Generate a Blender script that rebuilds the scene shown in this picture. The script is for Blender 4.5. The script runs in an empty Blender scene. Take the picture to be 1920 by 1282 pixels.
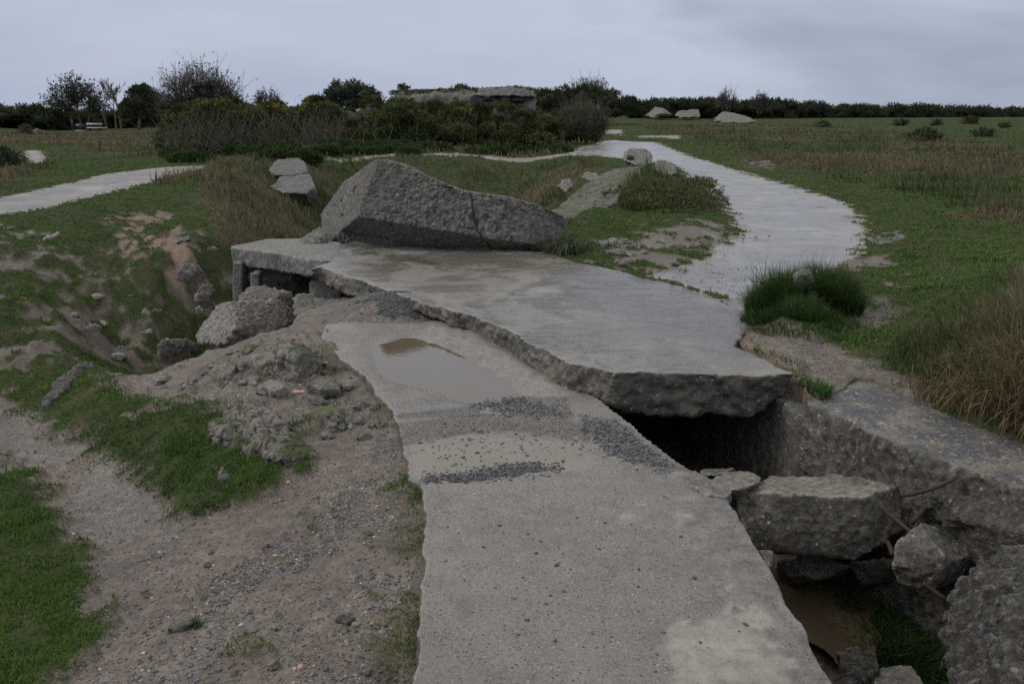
import bpy, bmesh, math, random
import numpy as np
from mathutils import Vector

# ------------------------------------------------------------------ camera, sky, sun, exposure
SC = bpy.context.scene
COL = SC.collection
F, CX, CY, CAMH = 1507.0, 960.0, 641.0, 1.8
PITCH = math.atan(436.0 / F)
cd = bpy.data.cameras.new('camera'); cd.sensor_width = 36; cd.lens = 36 * F / 1920; cd.clip_start = 0.05; cd.clip_end = 6000
cam = bpy.data.objects.new('camera', cd); COL.objects.link(cam)
cam.location = (0, 0, CAMH); cam.rotation_euler = (math.radians(90) - PITCH, 0, 0)
SC.camera = cam
SUN_EL, SUN_AZ = math.radians(42), math.radians(-84)      # azimuth from +Y towards +X
W = bpy.data.worlds.new("World"); SC.world = W; W.use_nodes = True
wt = W.node_tree; wt.nodes.clear()
def wn(t, **k):
    n = wt.nodes.new(t)
    for a, b in k.items(): setattr(n, a, b)
    return n
out = wn('ShaderNodeOutputWorld'); bg = wn('ShaderNodeBackground')
sky = wn('ShaderNodeTexSky', sky_type='NISHITA', sun_disc=False, sun_elevation=SUN_EL, sun_rotation=SUN_AZ, air_density=1.5, dust_density=3.0)
sks = wn('ShaderNodeVectorMath', operation='SCALE'); sks.inputs['Scale'].default_value = 0.08
wt.links.new(sky.outputs[0], sks.inputs[0])
tc = wn('ShaderNodeTexCoord'); mp = wn('ShaderNodeMapping'); mp.inputs['Scale'].default_value = (1.0, 1.0, 4.5)
mp.inputs['Rotation'].default_value = (0.0, 0.12, 0.0)
wt.links.new(tc.outputs['Generated'], mp.inputs['Vector'])
n1 = wn('ShaderNodeTexNoise'); n1.inputs['Scale'].default_value = 2.3; n1.inputs['Detail'].default_value = 6; n1.inputs['Roughness'].default_value = .5; n1.inputs['Distortion'].default_value = .4
wt.links.new(mp.outputs[0], n1.inputs['Vector'])
sp = wn('ShaderNodeSeparateXYZ'); wt.links.new(tc.outputs['Generated'], sp.inputs[0])
# fac = 0.5 + (noise-.5)*1.1 + x*.45 + z*.35
def wm(op, a, b):
    n = wn('ShaderNodeMath', operation=op)
    for i, v in enumerate((a, b)):
        if isinstance(v, (int, float)): n.inputs[i].default_value = v
        else: wt.links.new(v, n.inputs[i])
    return n.outputs[0]
f = wm('ADD', wm('MULTIPLY', wm('SUBTRACT', n1.outputs['Fac'], 0.5), 1.5), 0.46)
f = wm('ADD', f, wm('MULTIPLY', sp.outputs['X'], 0.72))
f = wm('ADD', f, wm('MULTIPLY', sp.outputs['Z'], 0.45))
cr = wn('ShaderNodeValToRGB'); wt.links.new(f, cr.inputs[0])
cr.color_ramp.elements[0].position = 0.0; cr.color_ramp.elements[0].color = (.43, .49, .65, 1)
cr.color_ramp.elements[1].position = 1.0; cr.color_ramp.elements[1].color = (.325, .375, .485, 1)
e = cr.color_ramp.elements.new(.5); e.color = (.55, .615, .745, 1)
mx = wn('ShaderNodeMix', data_type='RGBA'); mx.inputs['Factor'].default_value = 0.88
wt.links.new(sks.outputs[0], mx.inputs['A']); wt.links.new(cr.outputs[0], mx.inputs['B'])
# overcast dome: brighter and whiter overhead than at the horizon
zr = wn('ShaderNodeMapRange', interpolation_type='SMOOTHSTEP'); wt.links.new(sp.outputs['Z'], zr.inputs[0]); zr.inputs[1].default_value = .10; zr.inputs[2].default_value = .8; zr.inputs[3].default_value = 0; zr.inputs[4].default_value = 1
mz = wn('ShaderNodeMix', data_type='RGBA'); wt.links.new(zr.outputs[0], mz.inputs['Factor']); wt.links.new(mx.outputs['Result'], mz.inputs['A']); mz.inputs['B'].default_value = (.98, .99, 1.02, 1)
wt.links.new(mz.outputs['Result'], bg.inputs['Color']); bg.inputs['Strength'].default_value = 1.0
wt.links.new(bg.outputs[0], out.inputs[0])
sd = bpy.data.lights.new('sun', 'SUN'); sd.energy = 1.5; sd.angle = math.radians(20); sd.color = (1, .96, .9)
so = bpy.data.objects.new('sun', sd); COL.objects.link(so)
sdir = Vector((math.cos(SUN_EL) * math.sin(SUN_AZ), math.cos(SUN_EL) * math.cos(SUN_AZ), math.sin(SUN_EL)))
so.rotation_euler = sdir.to_track_quat('Z', 'Y').to_euler(); so.location = (0, 0, 30)
vs = SC.view_settings; vs.view_transform = 'Standard'; vs.look = 'None'; vs.exposure = 0.0; vs.gamma = 1; vs.use_curve_mapping = False
SC.cycles.use_denoising = False; SC.cycles.max_bounces = 5; SC.cycles.diffuse_bounces = 3

# ------------------------------------------------------------------ numpy helpers
rng = np.random.default_rng(7)
_perm = np.random.default_rng(3).permutation(256); _perm = np.concatenate([_perm, _perm, _perm])
_g = np.random.default_rng(5).normal(size=(256, 3)); _g /= np.linalg.norm(_g, axis=1)[:, None]
def perlin(P):
    P = np.asarray(P, float); i = np.floor(P).astype(int); f = P - i; i &= 255
    u = f * f * f * (f * (f * 6 - 15) + 10)
    r = 0
    for dx in (0, 1):
        for dy in (0, 1):
            for dz in (0, 1):
                h = _perm[_perm[_perm[(i[:, 0] + dx) & 255] + ((i[:, 1] + dy) & 255)] + ((i[:, 2] + dz) & 255)]
                d = (_g[h] * (f - (dx, dy, dz))).sum(1)
                w = (u[:, 0] if dx else 1 - u[:, 0]) * (u[:, 1] if dy else 1 - u[:, 1]) * (u[:, 2] if dz else 1 - u[:, 2])
                r = r + d * w
    return r
def fbm(P, oct=4, gain=.5):
    r = 0; a = 1; P = np.asarray(P, float)
    for k in range(oct): r = r + a * perlin(P * 2 ** k + 17.3 * k); a *= gain
    return r
def worley(P, s, seed=0):
    P = np.asarray(P) * s; i = np.floor(P).astype(int); f = P - i; best = np.full(len(P), 9.); idc = np.zeros(len(P), int)
    for dx in (-1, 0, 1):
        for dy in (-1, 0, 1):
            for dz in (-1, 0, 1):
                h = _perm[_perm[_perm[(i[:, 0] + dx + seed) & 255] + ((i[:, 1] + dy) & 255)] + ((i[:, 2] + dz) & 255)]
                d = ((np.array([dx, dy, dz]) + .5 + _g[h] * .45 - f) ** 2).sum(1); m = d < best; best[m] = d[m]; idc[m] = h[m]
    return np.sqrt(best), idc / 255.
def fb2(x, y, s, oct=3, seed=0): return fbm(np.stack([x * s, y * s, np.full_like(x, seed + .37)], 1), oct)
def sstep(a, b, x):
    t = np.clip((x - a) / (b - a), 0, 1); return t * t * (3 - 2 * t)
def raydir(px, py):
    xc = (px - CX) / F; yc = (CY - py) / F
    return np.array([xc, math.cos(PITCH) + yc * math.sin(PITCH), -math.sin(PITCH) + yc * math.cos(PITCH)])
def PT(px, py, t): return np.array([0, 0, CAMH]) + raydir(px, py) * t
def PZ(px, py, z):
    d = raydir(px, py); return np.array([0, 0, CAMH]) + d * ((z - CAMH) / d[2])
def PY(px, py, Y):
    d = raydir(px, py); return np.array([0, 0, CAMH]) + d * (Y / d[1])

# ------------------------------------------------------------------ terrain height: thin-plate through traced spots
CZ = [  # (px, py, z)
 (770,1282,-.06),(600,1282,-.09),(420,1282,-.14),(250,1282,-.2),(80,1282,-.26),(-150,1282,-.26),
 (780,1100,-.06),(600,1100,-.12),(420,1100,-.2),(280,1100,-.27),(150,1100,-.3),(0,1080,-.3),(-200,1000,-.35),
 (785,950,-.06),(680,950,-.1),(560,930,-.13),(420,960,-.2),(300,970,-.32),(180,960,-.42),(60,950,-.4),(-60,930,-.42),
 (750,820,-.05),(660,830,-.07),(560,830,-.1),(480,870,-.13),(380,880,-.2),(260,860,-.34),(150,850,-.5),(40,830,-.52),(-100,830,-.5),
 (700,730,-.05),(620,740,-.08),(500,760,-.1),(380,790,-.16),(280,780,-.25),(180,770,-.36),(90,770,-.5),(0,770,-.56),
 (600,640,-.06),(540,650,-.04),(450,700,-.2),(360,720,-.3),(250,720,-.42),(150,710,-.5),(60,700,-.62),(-80,720,-.6),
 (480,630,-.2),(400,660,-.42),(330,685,-.55),(610,600,-.03),(560,605,-.1),
 (300,655,-1.12),(220,640,-1.0),(370,605,-1.0),(420,570,-.85),(120,630,-.62),(0,640,-.55),(-120,600,-.45),
 (360,520,-.42),(280,540,-.5),(200,540,-.5),(100,560,-.45),(0,550,-.35),(420,480,-.3),
 (320,440,-.1),(230,440,-.1),(130,470,-.15),(20,480,-.12),(-120,480,-.1),
 (260,390,.0),(150,400,.02),(30,420,.0),(-150,430,.0),(350,390,-.02),
 (300,340,.0),(180,350,.0),(60,380,.0),(-150,400,.0),(330,320,.02),(200,325,0),(50,340,0),(380,312,.02),
 # right of the slab
 (1100,485,.165),(1200,515,.158),(1330,550,.155),(1405,595,.155),(1440,660,.15),(1500,705,.11),(1560,740,.06),(1640,712,.08),(1750,760,.08),(1880,815,.08),(2100,900,.1),
 (1560,640,.15),(1650,650,.15),(1640,590,.17),(1730,600,.2),(1800,680,.22),(1900,720,.28),(2100,700,.3),(1850,560,.32),(2000,560,.35),
 (1500,575,.27),(1440,560,.2),(1570,565,.22),(1700,520,.17),(1800,470,.2),(1920,450,.25),
 (1300,490,.15),(1400,480,.13),(1500,470,.12),(1600,450,.12),(1250,440,.17),(1150,440,.18),(1100,460,.18),(1380,420,.12),(1500,400,.1),(1620,400,.12),
 (1080,410,.16),(1150,406,.18),(1250,408,.2),(1340,408,.16),(1700,400,.15),(1850,400,.2),
 (1350,350,.1),(1450,345,.1),(1290,305,.1),(1400,310,.1),(1600,330,.1),(1850,340,.15),(1200,272,.1),(1080,282,.05),(1400,270,.1),(1700,280,.12),(1900,280,.12),
 (1300,250,.1),(1600,250,.05),(1900,250,.05),(1300,232,.0),(1600,228,.0),(1900,226,.0),
 (900,291,0),(750,293,0),(1060,291,.02),(640,290,.05),
]
CT = [  # (px, py, distance along the view axis)
 (1200,395,13.4),(1100,400,13.4),(1230,345,15.8),(1180,350,15.5),(1270,360,15.0),(1200,318,18.5),(1250,322,18.0),(1310,385,14.2),(1150,385,14.0),
 (1100,330,25.5),(1150,310,28.0),(1040,390,23.5),(1070,350,25.5),
 (900,325,29.5),(1000,350,27.8),(800,320,29.6),(900,370,27.2),(1000,390,25.6),(700,330,29.0),(700,380,26.5),
 (560,300,27.0),(500,290,29.0),(545,345,22.8),(480,340,20.5),(420,330,19.5),(620,320,28.0),
 (600,380,22.5),(500,400,17.5),(430,380,15.5),(560,430,17.5),(480,440,14.0),(400,350,17.0),(400,420,13.2),
 (440,300,30),(350,290,36),(250,285,42),(150,290,40),(50,300,36),
 (100,262,62),(250,258,70),(0,250,80),(200,244,128),(100,246,120),(300,243,120),(0,240,120),(190,275,50),(-200,262,60),
]
CW = [  # world x, y, z (hidden ground)
 (-.5,12.5,-1.2),(-1.5,15.5,-2.2),(.5,16,-2.6),(.4,19,-2.8),(-1,20,-2.6),(-3.2,12.4,-.9),(1.5,22,-2.4),
 (0,45,.0),(-8,50,0),(8,55,0),(15,75,0),(-12,60,-.3),(0,90,0),(-25,200,-2),(-60,190,-2),(0,250,0),(60,250,0),(120,200,0),
 (0,600,0),(-300,500,-2),(300,500,0),(-300,100,-1),(300,100,0),(-60,20,0),(60,20,.1),(0,-10,-.1),(-8,-8,-.3),(8,-8,.1),(-40,-40,0),(40,-40,0),(0,-60,0),(0,-600,0),(-600,-300,0),(600,-300,0),
 (0,1,-.05),(1,1.2,-.1),(3.5,2,.25),(-2,0,-.1),(3,0,.1),(0,5.5,-.05),(1,8,.1),(-1,8.7,.0),(-1.5,7.2,-.03),(2.5,9,.15),
]
_cp = np.array([PZ(*c) for c in CZ] + [PT(*c) for c in CT] + [np.array(c, float) for c in CW])
def _uv(x, y):
    r = np.sqrt(x * x + y * y + .25); s = np.log(r + .6)
    # conformal-like: direction vector scaled by log radius keeps the seam behind smooth
    return np.stack([x / r * (s + .6), y / r * (s + .6)], 1)
_cu = _uv(_cp[:, 0], _cp[:, 1])
def _phi(d2): return .5 * d2 * np.log(d2 + 1e-12)
def _fit(lam=5e-4):
    n = len(_cu); d2 = ((_cu[:, None] - _cu[None]) ** 2).sum(2)
    A = np.zeros((n + 3, n + 3)); A[:n, :n] = _phi(d2) + lam * np.eye(n); A[:n, n] = 1; A[:n, n + 1:] = _cu; A[n:, :n] = A[:n, n:].T
    return np.linalg.solve(A, np.concatenate([_cp[:, 2], np.zeros(3)]))
_w = _fit()
def hbase(x, y):
    x = np.atleast_1d(np.asarray(x, float)); y = np.atleast_1d(np.asarray(y, float)); o = np.empty(len(x)); n = len(_cu)
    for s in range(0, len(x), 20000):
        u = _uv(x[s:s + 20000], y[s:s + 20000]); d2 = ((u[:, None] - _cu[None]) ** 2).sum(2)
        o[s:s + 20000] = _phi(d2) @ _w[:n] + _w[n] + u @ _w[n + 1:]
    return o
_ts = np.exp(np.linspace(math.log(1.2), math.log(400), 700))
def G(px, py):
    """point of the ground seen at a spot of the photograph"""
    P = np.array([0, 0, CAMH])[None] + raydir(px, py)[None] * _ts[:, None]
    d = P[:, 2] - hbase(P[:, 0], P[:, 1]); k = np.where(d < 0)[0]
    if len(k) == 0: return PT(px, py, 350)
    k = k[0]
    if k == 0: return P[0]
    a = d[k - 1] / (d[k - 1] - d[k]); return P[k - 1] * (1 - a) + P[k] * a
def tdist(p): return float(np.dot(p - np.array([0, 0, CAMH]), [0, math.cos(PITCH), -math.sin(PITCH)]))
def poly_sd(poly, x, y):
    """signed distance, negative inside"""
    poly = np.asarray(poly)[:, :2]; d = np.full(len(x), 1e9); ins = np.zeros(len(x), bool)
    for i in range(len(poly)):
        a, b = poly[i], poly[(i + 1) % len(poly)]; e = b - a; L2 = max(e @ e, 1e-12)
        t = np.clip(((x - a[0]) * e[0] + (y - a[1]) * e[1]) / L2, 0, 1)
        d = np.minimum(d, (x - a[0] - t * e[0]) ** 2 + (y - a[1] - t * e[1]) ** 2)
        c = ((a[1] > y) != (b[1] > y)); 
        with np.errstate(divide='ignore', invalid='ignore'):
            xi = (b[0] - a[0]) * (y - a[1]) / (b[1] - a[1]) + a[0]
        ins ^= c & (x < xi)
    d = np.sqrt(d); return np.where(ins, -d, d)
def inpoly(poly, x, y, soft):
    """1 inside, 0 outside, soft edge growing with distance"""
    poly = np.asarray(poly); r = np.hypot(x, y); s = soft * np.maximum(r, 1) 
    o = np.zeros(len(x)); m = (x > poly[:, 0].min() - s * 1.5) & (x < poly[:, 0].max() + s * 1.5) & (y > poly[:, 1].min() - s * 1.5) & (y < poly[:, 1].max() + s * 1.5)
    if m.any(): o[m] = 1 - sstep(-1, 1, poly_sd(poly, x[m], y[m]) / s[m])
    return o
def GP(pts): return np.array([G(*p) for p in pts])

# ------------------------------------------------------------------ footprints of the concrete
ZS = .17   # top of the big tilted roof slab
WALK = [(740,1420),(772,1282),(788,1100),(794,960),(788,908),(766,893),(752,820),(735,765),(708,738),(684,702),(640,672),(602,628),(610,606),(700,585),(830,590),
        (1000,650),(1150,765),(1200,805),(1250,845),(1312,887),(1345,905),(1372,945),(1410,1010),(1452,1075),(1500,1165),(1566,1282),(1650,1420)]
WALKW = np.array([PZ(a, b, 0) for a, b in WALK])
BIGT = [(584,504),(604,501),(655,518),(692,529),(739,549),(801,569),(874,588),(947,615),(1020,655),(1071,682),(1110,688),(1158,700),(1201,697),(1300,700),(1431,702),(1489,700),
        (1440,676),(1378,648),(1400,610),(1405,588),(1330,549),(1200,517),(1085,490),(1040,476),(900,452),(700,446),(620,462),(628,486)]
BIGW = np.array([PZ(a, b, ZS) for a, b in BIGT])
LEDT = [(430,462),(494,471),(523,475),(573,485),(626,488),(640,478),(640,455),(600,447),(500,448)]
LEDW = np.array([PZ(a, b, ZS + .0) for a, b in LEDT])
RWT = [(1512,755),(1545,772),(1578,787),(1640,812),(1720,846),(1800,875),(1920,915),(2060,968),(2400,1110),(2700,1250),(2950,1180),(2400,1010),(2200,930),(2060,885),(1920,828),(1850,800),(1790,778),(1745,757),(1690,735),(1640,714),(1590,712),(1560,735)]
RWW = np.array([PZ(a, b, .06) for a, b in RWT])
PIT = np.array([PZ(1020,705,0), PZ(1150,790,0), PZ(1240,860,0), PZ(1302,905,0), PZ(1350,960,0), PZ(1440,1095,0), PZ(1550,1300,0), PZ(1640,1440,0)] +
               [np.array([2.0,1.7,0]), np.array([2.8,2.0,0]), np.array([2.9,3.2,0]), PZ(1930,895,.06), PZ(1730,835,.06), PZ(1590,778,.06), PZ(1525,745,.06), PZ(1480,735,.0)] +
               [np.array([1.72,5.4,0]), np.array([1.6,6.3,0]), np.array([1.55,7.0,0]), np.array([-.3,7.2,0])])
VOID = np.array([PZ(441,499,-.1), PZ(540,530,-.1), PZ(650,560,-.1), PZ(800,560,.0), PZ(800,500,.1), PZ(620,470,.1), PZ(445,464,.1)])

# ------------------------------------------------------------------ ground regions traced on the photograph
R = {}
R['path'] = [GP([(1060,290),(1082,276),(1150,264),(1230,268),(1300,292),(1370,316),(1440,336),(1530,362),(1602,386),(1622,420),(1618,460),(1592,490),(1560,515),(1440,590),(1400,600),(1330,551),(1215,521),(1250,505),(1340,480),(1388,440),(1372,408),(1330,362),(1292,338),(1250,306),(1170,296),(1060,294)]),
             GP([(1062,289),(1062,294),(880,294.5),(700,296.5),(600,297),(600,294),(700,293),(880,291)]),
             GP([(-200,410),(0,372),(90,352),(200,328),(290,315),(365,311),(400,310),(400,314),(375,321),(300,336),(210,361),(120,383),(60,395),(0,403),(-200,440)]),
             GP([(40,283),(75,283),(92,300),(60,304)]), GP([(1135,243),(1168,244),(1166,252),(1136,252)]), GP([(1150,254.5),(1276,256),(1276,258.5),(1150,257)])]
R['bare'] = [(1.0, GP([(-200,750),(0,745),(60,760),(110,800),(180,845),(250,890),(310,940),(330,975),(400,965),(470,935),(560,890),(600,800),(605,730),(690,700),(720,740),(745,800),(765,900),(795,960),(795,1100),(770,1282),(740,1500),(60,1500),(130,1282),(200,1160),(190,1080),(150,980),(100,920),(30,870),(-200,840)])),
             (.50, GP([(-200,500),(0,455),(60,470),(180,430),(220,398),(300,400),(340,430),(410,440),(450,560),(400,640),(330,665),(200,690),(100,740),(-200,760)])),
             (.8, GP([(150,700),(300,672),(440,630),(560,600),(600,590),(650,660),(700,720),(620,800),(590,870),(480,775),(330,770),(200,745)])),
             (.66, GP([(1150,445),(1240,415),(1370,413),(1410,450),(1340,495),(1250,525),(1180,508),(1110,478)])),
             (.7, GP([(0,420),(40,415),(60,440),(0,460)])), (.8, GP([(215,398),(290,397),(300,412),(220,412)])),
             (1.0, GP([(1395,588),(1480,618),(1555,655),(1605,690),(1720,735),(1640,775),(1530,760),(1485,690),(1370,650)])),
             (.72, GP([(1575,580),(1640,562),(1695,582),(1650,614),(1560,612)])), (1., GP([(1655,438),(1700,432),(1690,458),(1650,470)])),
             (.66, GP([(1580,480),(1660,480),(1690,500),(1620,520),(1560,510)])), (.75, GP([(1390,303),(1455,302),(1458,318),(1410,320)])),
             (.6, GP([(1630,520),(1690,500),(1700,520),(1640,535)])),(.8, GP([(640,575),(700,560),(820,585),(1000,690),(1090,760),(900,760),(700,740),(600,640)]))]
R['turf'] = [(.9, GP([(45,750),(110,722),(190,735),(250,742),(330,768),(400,778),(420,850),(590,868),(545,895),(470,935),(400,950),(360,975),(315,935),(255,885),(180,842),(110,805)])),
             (.47, GP([(740,915),(790,915),(792,1100),(768,1282),(700,1400),(680,1260),(700,1150),(730,1050)])),
             (.5, GP([(335,1220),(400,1205),(490,1225),(500,1300),(380,1330),(330,1290)])), (.52, GP([(540,920),(600,900),(610,960),(560,985)])),
             (.5, GP([(690,740),(740,760),(730,790),(690,780)])),(.5, GP([(540,790),(600,780),(600,820),(545,820)]))]
R['dry'] = [(.7, np.array([[3.6,2.2],[4.4,1.5],[9,1.5],[9,6.5],[5,5.6],[4.2,4.6]])), (.62, GP([(280,338),(400,302),(480,285),(620,285),(640,320),(600,345),(650,380),(600,420),(570,470),(440,462),(430,420),(360,380)])),
            (.56, GP([(1180,232),(1460,233),(1640,238),(1800,262),(1920,275),(2200,300),(2200,440),(1920,430),(1800,400),(1700,370),(1560,340),(1430,312),(1380,285),(1300,262),(1200,246)])),
            (.75, GP([(-200,250),(0,244),(300,238),(330,290),(290,296),(190,282),(100,275),(0,272),(-200,280)])),
            (.7, GP([(-100,325),(0,318),(100,300),(110,318),(0,350),(-100,370)])),
            (.85, GP([(1790,680),(1830,600),(1900,540),(2000,480),(2250,480),(2250,950),(1990,850),(1920,805),(1830,760)])),
            (.3, GP([(640,300),(1000,296),(1130,310),(1050,380),(650,380)])), (.5, GP([(1150,330),(1240,320),(1350,405),(1150,400)])),
            (.6, GP([(300,296),(640,272),(1080,284),(1070,292),(640,296),(400,306)]))]
R['tall'] = R['dry'] + [(.8, np.array([[3.6,2.2],[4.4,1.5],[9,1.5],[9,6.5],[5,5.6],[4.2,4.6]])), (1., GP([(300,296),(640,278),(1080,284),(1070,289),(640,292),(400,306)])), (.8, GP([(640,296),(1080,296),(1140,310),(1030,410),(600,470),(440,462),(430,440),(500,380)])),
            (.7, GP([(1150,335),(1240,320),(1350,405),(1150,400)])), (.5, GP([(1620,720),(1640,670),(1740,620),(1800,560),(1920,500),(2100,480),(2100,900),(1920,815),(1740,745)]))]
R['clay'] = [(.9, GP([(200,410),(300,400),(330,470),(410,500),(390,540),(330,520),(260,500),(230,450)])), (.42, GP([(350,1050),(450,1000),(560,980),(500,1060),(400,1110)]))]
R['blue'] = [(.75, GP([(1215,521),(1300,495),(1420,500),(1440,560),(1400,600),(1330,551)])), (.8, GP([(735,780),(765,900),(790,905),(770,1000),(600,1050),(400,1150),(380,1090),(600,960),(700,860)])), (.6, GP([(500,740),(690,745),(690,830),(560,800)])),
             (.55, GP([(1250,505),(1350,470),(1400,490),(1330,540),(1200,520)]))]
R['wet'] = [(.9, R['path'][0]), (1., GP([(1655,438),(1700,432),(1690,458),(1650,470)])), (.9, GP([(1480,640),(1540,645),(1570,665),(1560,680),(1500,668)])), (.8, GP([(150,353),(230,345),(260,337),(170,362)])), (.8, GP([(1360,420),(1600,400),(1600,480),(1420,590),(1250,520)])), (.7, GP([(0,860),(120,880),(180,1000),(330,1010),(250,900),(80,780),(0,760)]))]
def regions(x, y):
    o = {}
    r = np.hypot(x, y)
    n1 = fb2(x, y, 1.1, 4, 1); n2 = fb2(x, y, 3.5, 4, 5); n3 = fb2(x, y, .35, 3, 9); nf = fb2(x, y, 12, 2, 13)
    jr = np.clip(r, 2.5, 14) / 4; xj = x + jr * (.10 * n2 + .07 * nf); yj = y + jr * (.13 * fb2(x, y, 3.5, 3, 8) + .09 * fb2(x, y, 12, 2, 14))
    p = np.zeros(len(x))
    for q in R['path']: p = np.maximum(p, inpoly(q, xj, yj, .006))
    o['path'] = p
    b = np.zeros(len(x))
    for v, q in R['bare']: b = np.maximum(b, v * inpoly(q, xj, yj, .055))
    for v, q in R['turf']: b = b * (1 - v * inpoly(q, xj, yj, .06))
    near = 1 - sstep(5, 16, r)
    b = np.where(b > .95, .95 + (b - .95), b)
    o['soft'] = sstep(.08, .58, b + n2 * .35) * (1 - sstep(.05, .5, inpoly(R['bare'][1][1], x, y, .06))) * (1 - sstep(7.5, 9, r))
    o['bare'] = np.maximum(sstep(.42, .58, b + (n1 * .5 + n2 * .62 + nf * .3 * near) * np.where(b > .97, .25, 1.0) * np.where(b < .03, .35, 1)), 0)
    o['bare'] = np.maximum(o['bare'], sstep(.3, .9, p))
    d = np.zeros(len(x)); t = np.zeros(len(x))
    for v, q in R['dry']: d = np.maximum(d, v * inpoly(q, x, y, .03))
    for v, q in R['tall']: t = np.maximum(t, v * inpoly(q, x, y, .03))
    nn = fb2(x * .45, y, .22, 4, 21) * 2.0 + n3 * .5 + n1 * .3
    o['dry'] = sstep(.3, .8, d + nn * .8 * (d > .02)); o['tall'] = sstep(.3, .7, t + (n3 + n1) * .35 * (t > .02))
    o['earth'] = inpoly(R['bare'][1][1], x, y, .06)
    th_ = np.zeros(len(x))
    for v, q in R['turf']:
        if v < .6: th_ = np.maximum(th_, inpoly(q, x, y, .04))
    o['thin'] = th_
    for k, s in (('clay', .02), ('blue', .03), ('wet', .015)):
        c = np.zeros(len(x))
        for v, q in R[k]: c = np.maximum(c, v * inpoly(q, xj, yj, s))
        o[k] = sstep(.3, .8, c + (n2 + n1) * .5 * (c > .02))
    return o
MOUND = G(1502, 588)
def hfull(x, y, reg=None):
    x = np.asarray(x, float); y = np.asarray(y, float); z = hbase(x, y); r = np.hypot(x, y)
    z += fb2(x, y, 4.2, 4, 3) * .085 * inpoly(R['bare'][1][1], x, y, .05)
    b = inpoly(R['bare'][1][1], x, y, .05); c = inpoly(R['bare'][2][1], x, y, .03)
    z += (fb2(x, y, 1.6, 5, 2) * (.025 + .13 * b + .07 * c) + fb2(x, y, 7, 3, 4) * (.006 + .035 * b + .03 * c)) * np.where(r < 60, 1, .4)
    far = sstep(16, 45, r); z += fb2(x, y, .12, 3, 30) * .25 * far * (1 - sstep(90, 200, r))
    if reg is not None:
        z += (1 - reg['bare']) * .022 * near_(r) * (1 + 1.5 * fb2(x, y, 5, 2, 40)) 
    return z
def near_(r): return 1 - sstep(8, 30, r)
def hcut(x, y, z):
    """lower the ground beneath the concrete and open the trench"""
    for q, lim in ((WALKW, -.25), (BIGW, -.12), (LEDW, -.3), (RWW, -.3)):
        s = poly_sd(q, x, y); z = np.where(s < -.05, np.minimum(z, lim), z)
    s = poly_sd(PIT, x, y)
    fl = -.98 + fb2(x, y, 2.2, 4, 50) * .12 + fb2(x, y, 9, 3, 51) * .03
    z = np.where(s < 0, np.minimum(z, fl), z)
    s = poly_sd(VOID, x, y); z = np.where(s < 0, -1.0, z)
    return z

# ------------------------------------------------------------------ mesh + object helpers
def mesh_np(name, V, FS, smooth=False):
    """V (n,3); FS list of int arrays (m,k)"""
    me = bpy.data.meshes.new(name); V = np.asarray(V, np.float32)
    me.vertices.add(len(V)); me.vertices.foreach_set('co', V.ravel())
    loops = np.concatenate([f.ravel() for f in FS]).astype(np.int32)
    tot = np.concatenate([np.full(len(f), f.shape[1], np.int32) for f in FS])
    st = np.concatenate([[0], np.cumsum(tot)[:-1]]).astype(np.int32)
    me.loops.add(len(loops)); me.loops.foreach_set('vertex_index', loops)
    me.polygons.add(len(tot)); me.polygons.foreach_set('loop_start', st); me.polygons.foreach_set('loop_total', tot)
    if smooth: me.polygons.foreach_set('use_smooth', np.ones(len(tot), bool))
    me.update(calc_edges=True); return me
def setcol(me, name, A):
    a = me.color_attributes.new(name, 'FLOAT_COLOR', 'POINT'); A = np.asarray(A, np.float32)
    if A.shape[1] == 3: A = np.concatenate([A, np.ones((len(A), 1), np.float32)], 1)
    a.data.foreach_set('color', np.ascontiguousarray(A).ravel())
def link(name, me, mat=None, parent=None, label=None, cat=None, group=None, kind=None):
    o = bpy.data.objects.new(name, me); COL.objects.link(o)
    if mat: o.data.materials.append(mat)
    if parent: o.parent = parent; o.matrix_parent_inverse = parent.matrix_world.inverted()
    tag(o, label, cat, group, kind); return o
def tag(o, label=None, cat=None, group=None, kind=None):
    if label: o['label'] = label
    if cat: o['category'] = cat
    if group: o['group'] = group
    if kind: o['kind'] = kind
def empty(name, loc, label, cat, group=None, kind=None):
    o = bpy.data.objects.new(name, None); COL.objects.link(o); o.location = loc; o.empty_display_size = .2
    bpy.context.view_layer.update(); tag(o, label, cat, group, kind); return o

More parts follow.
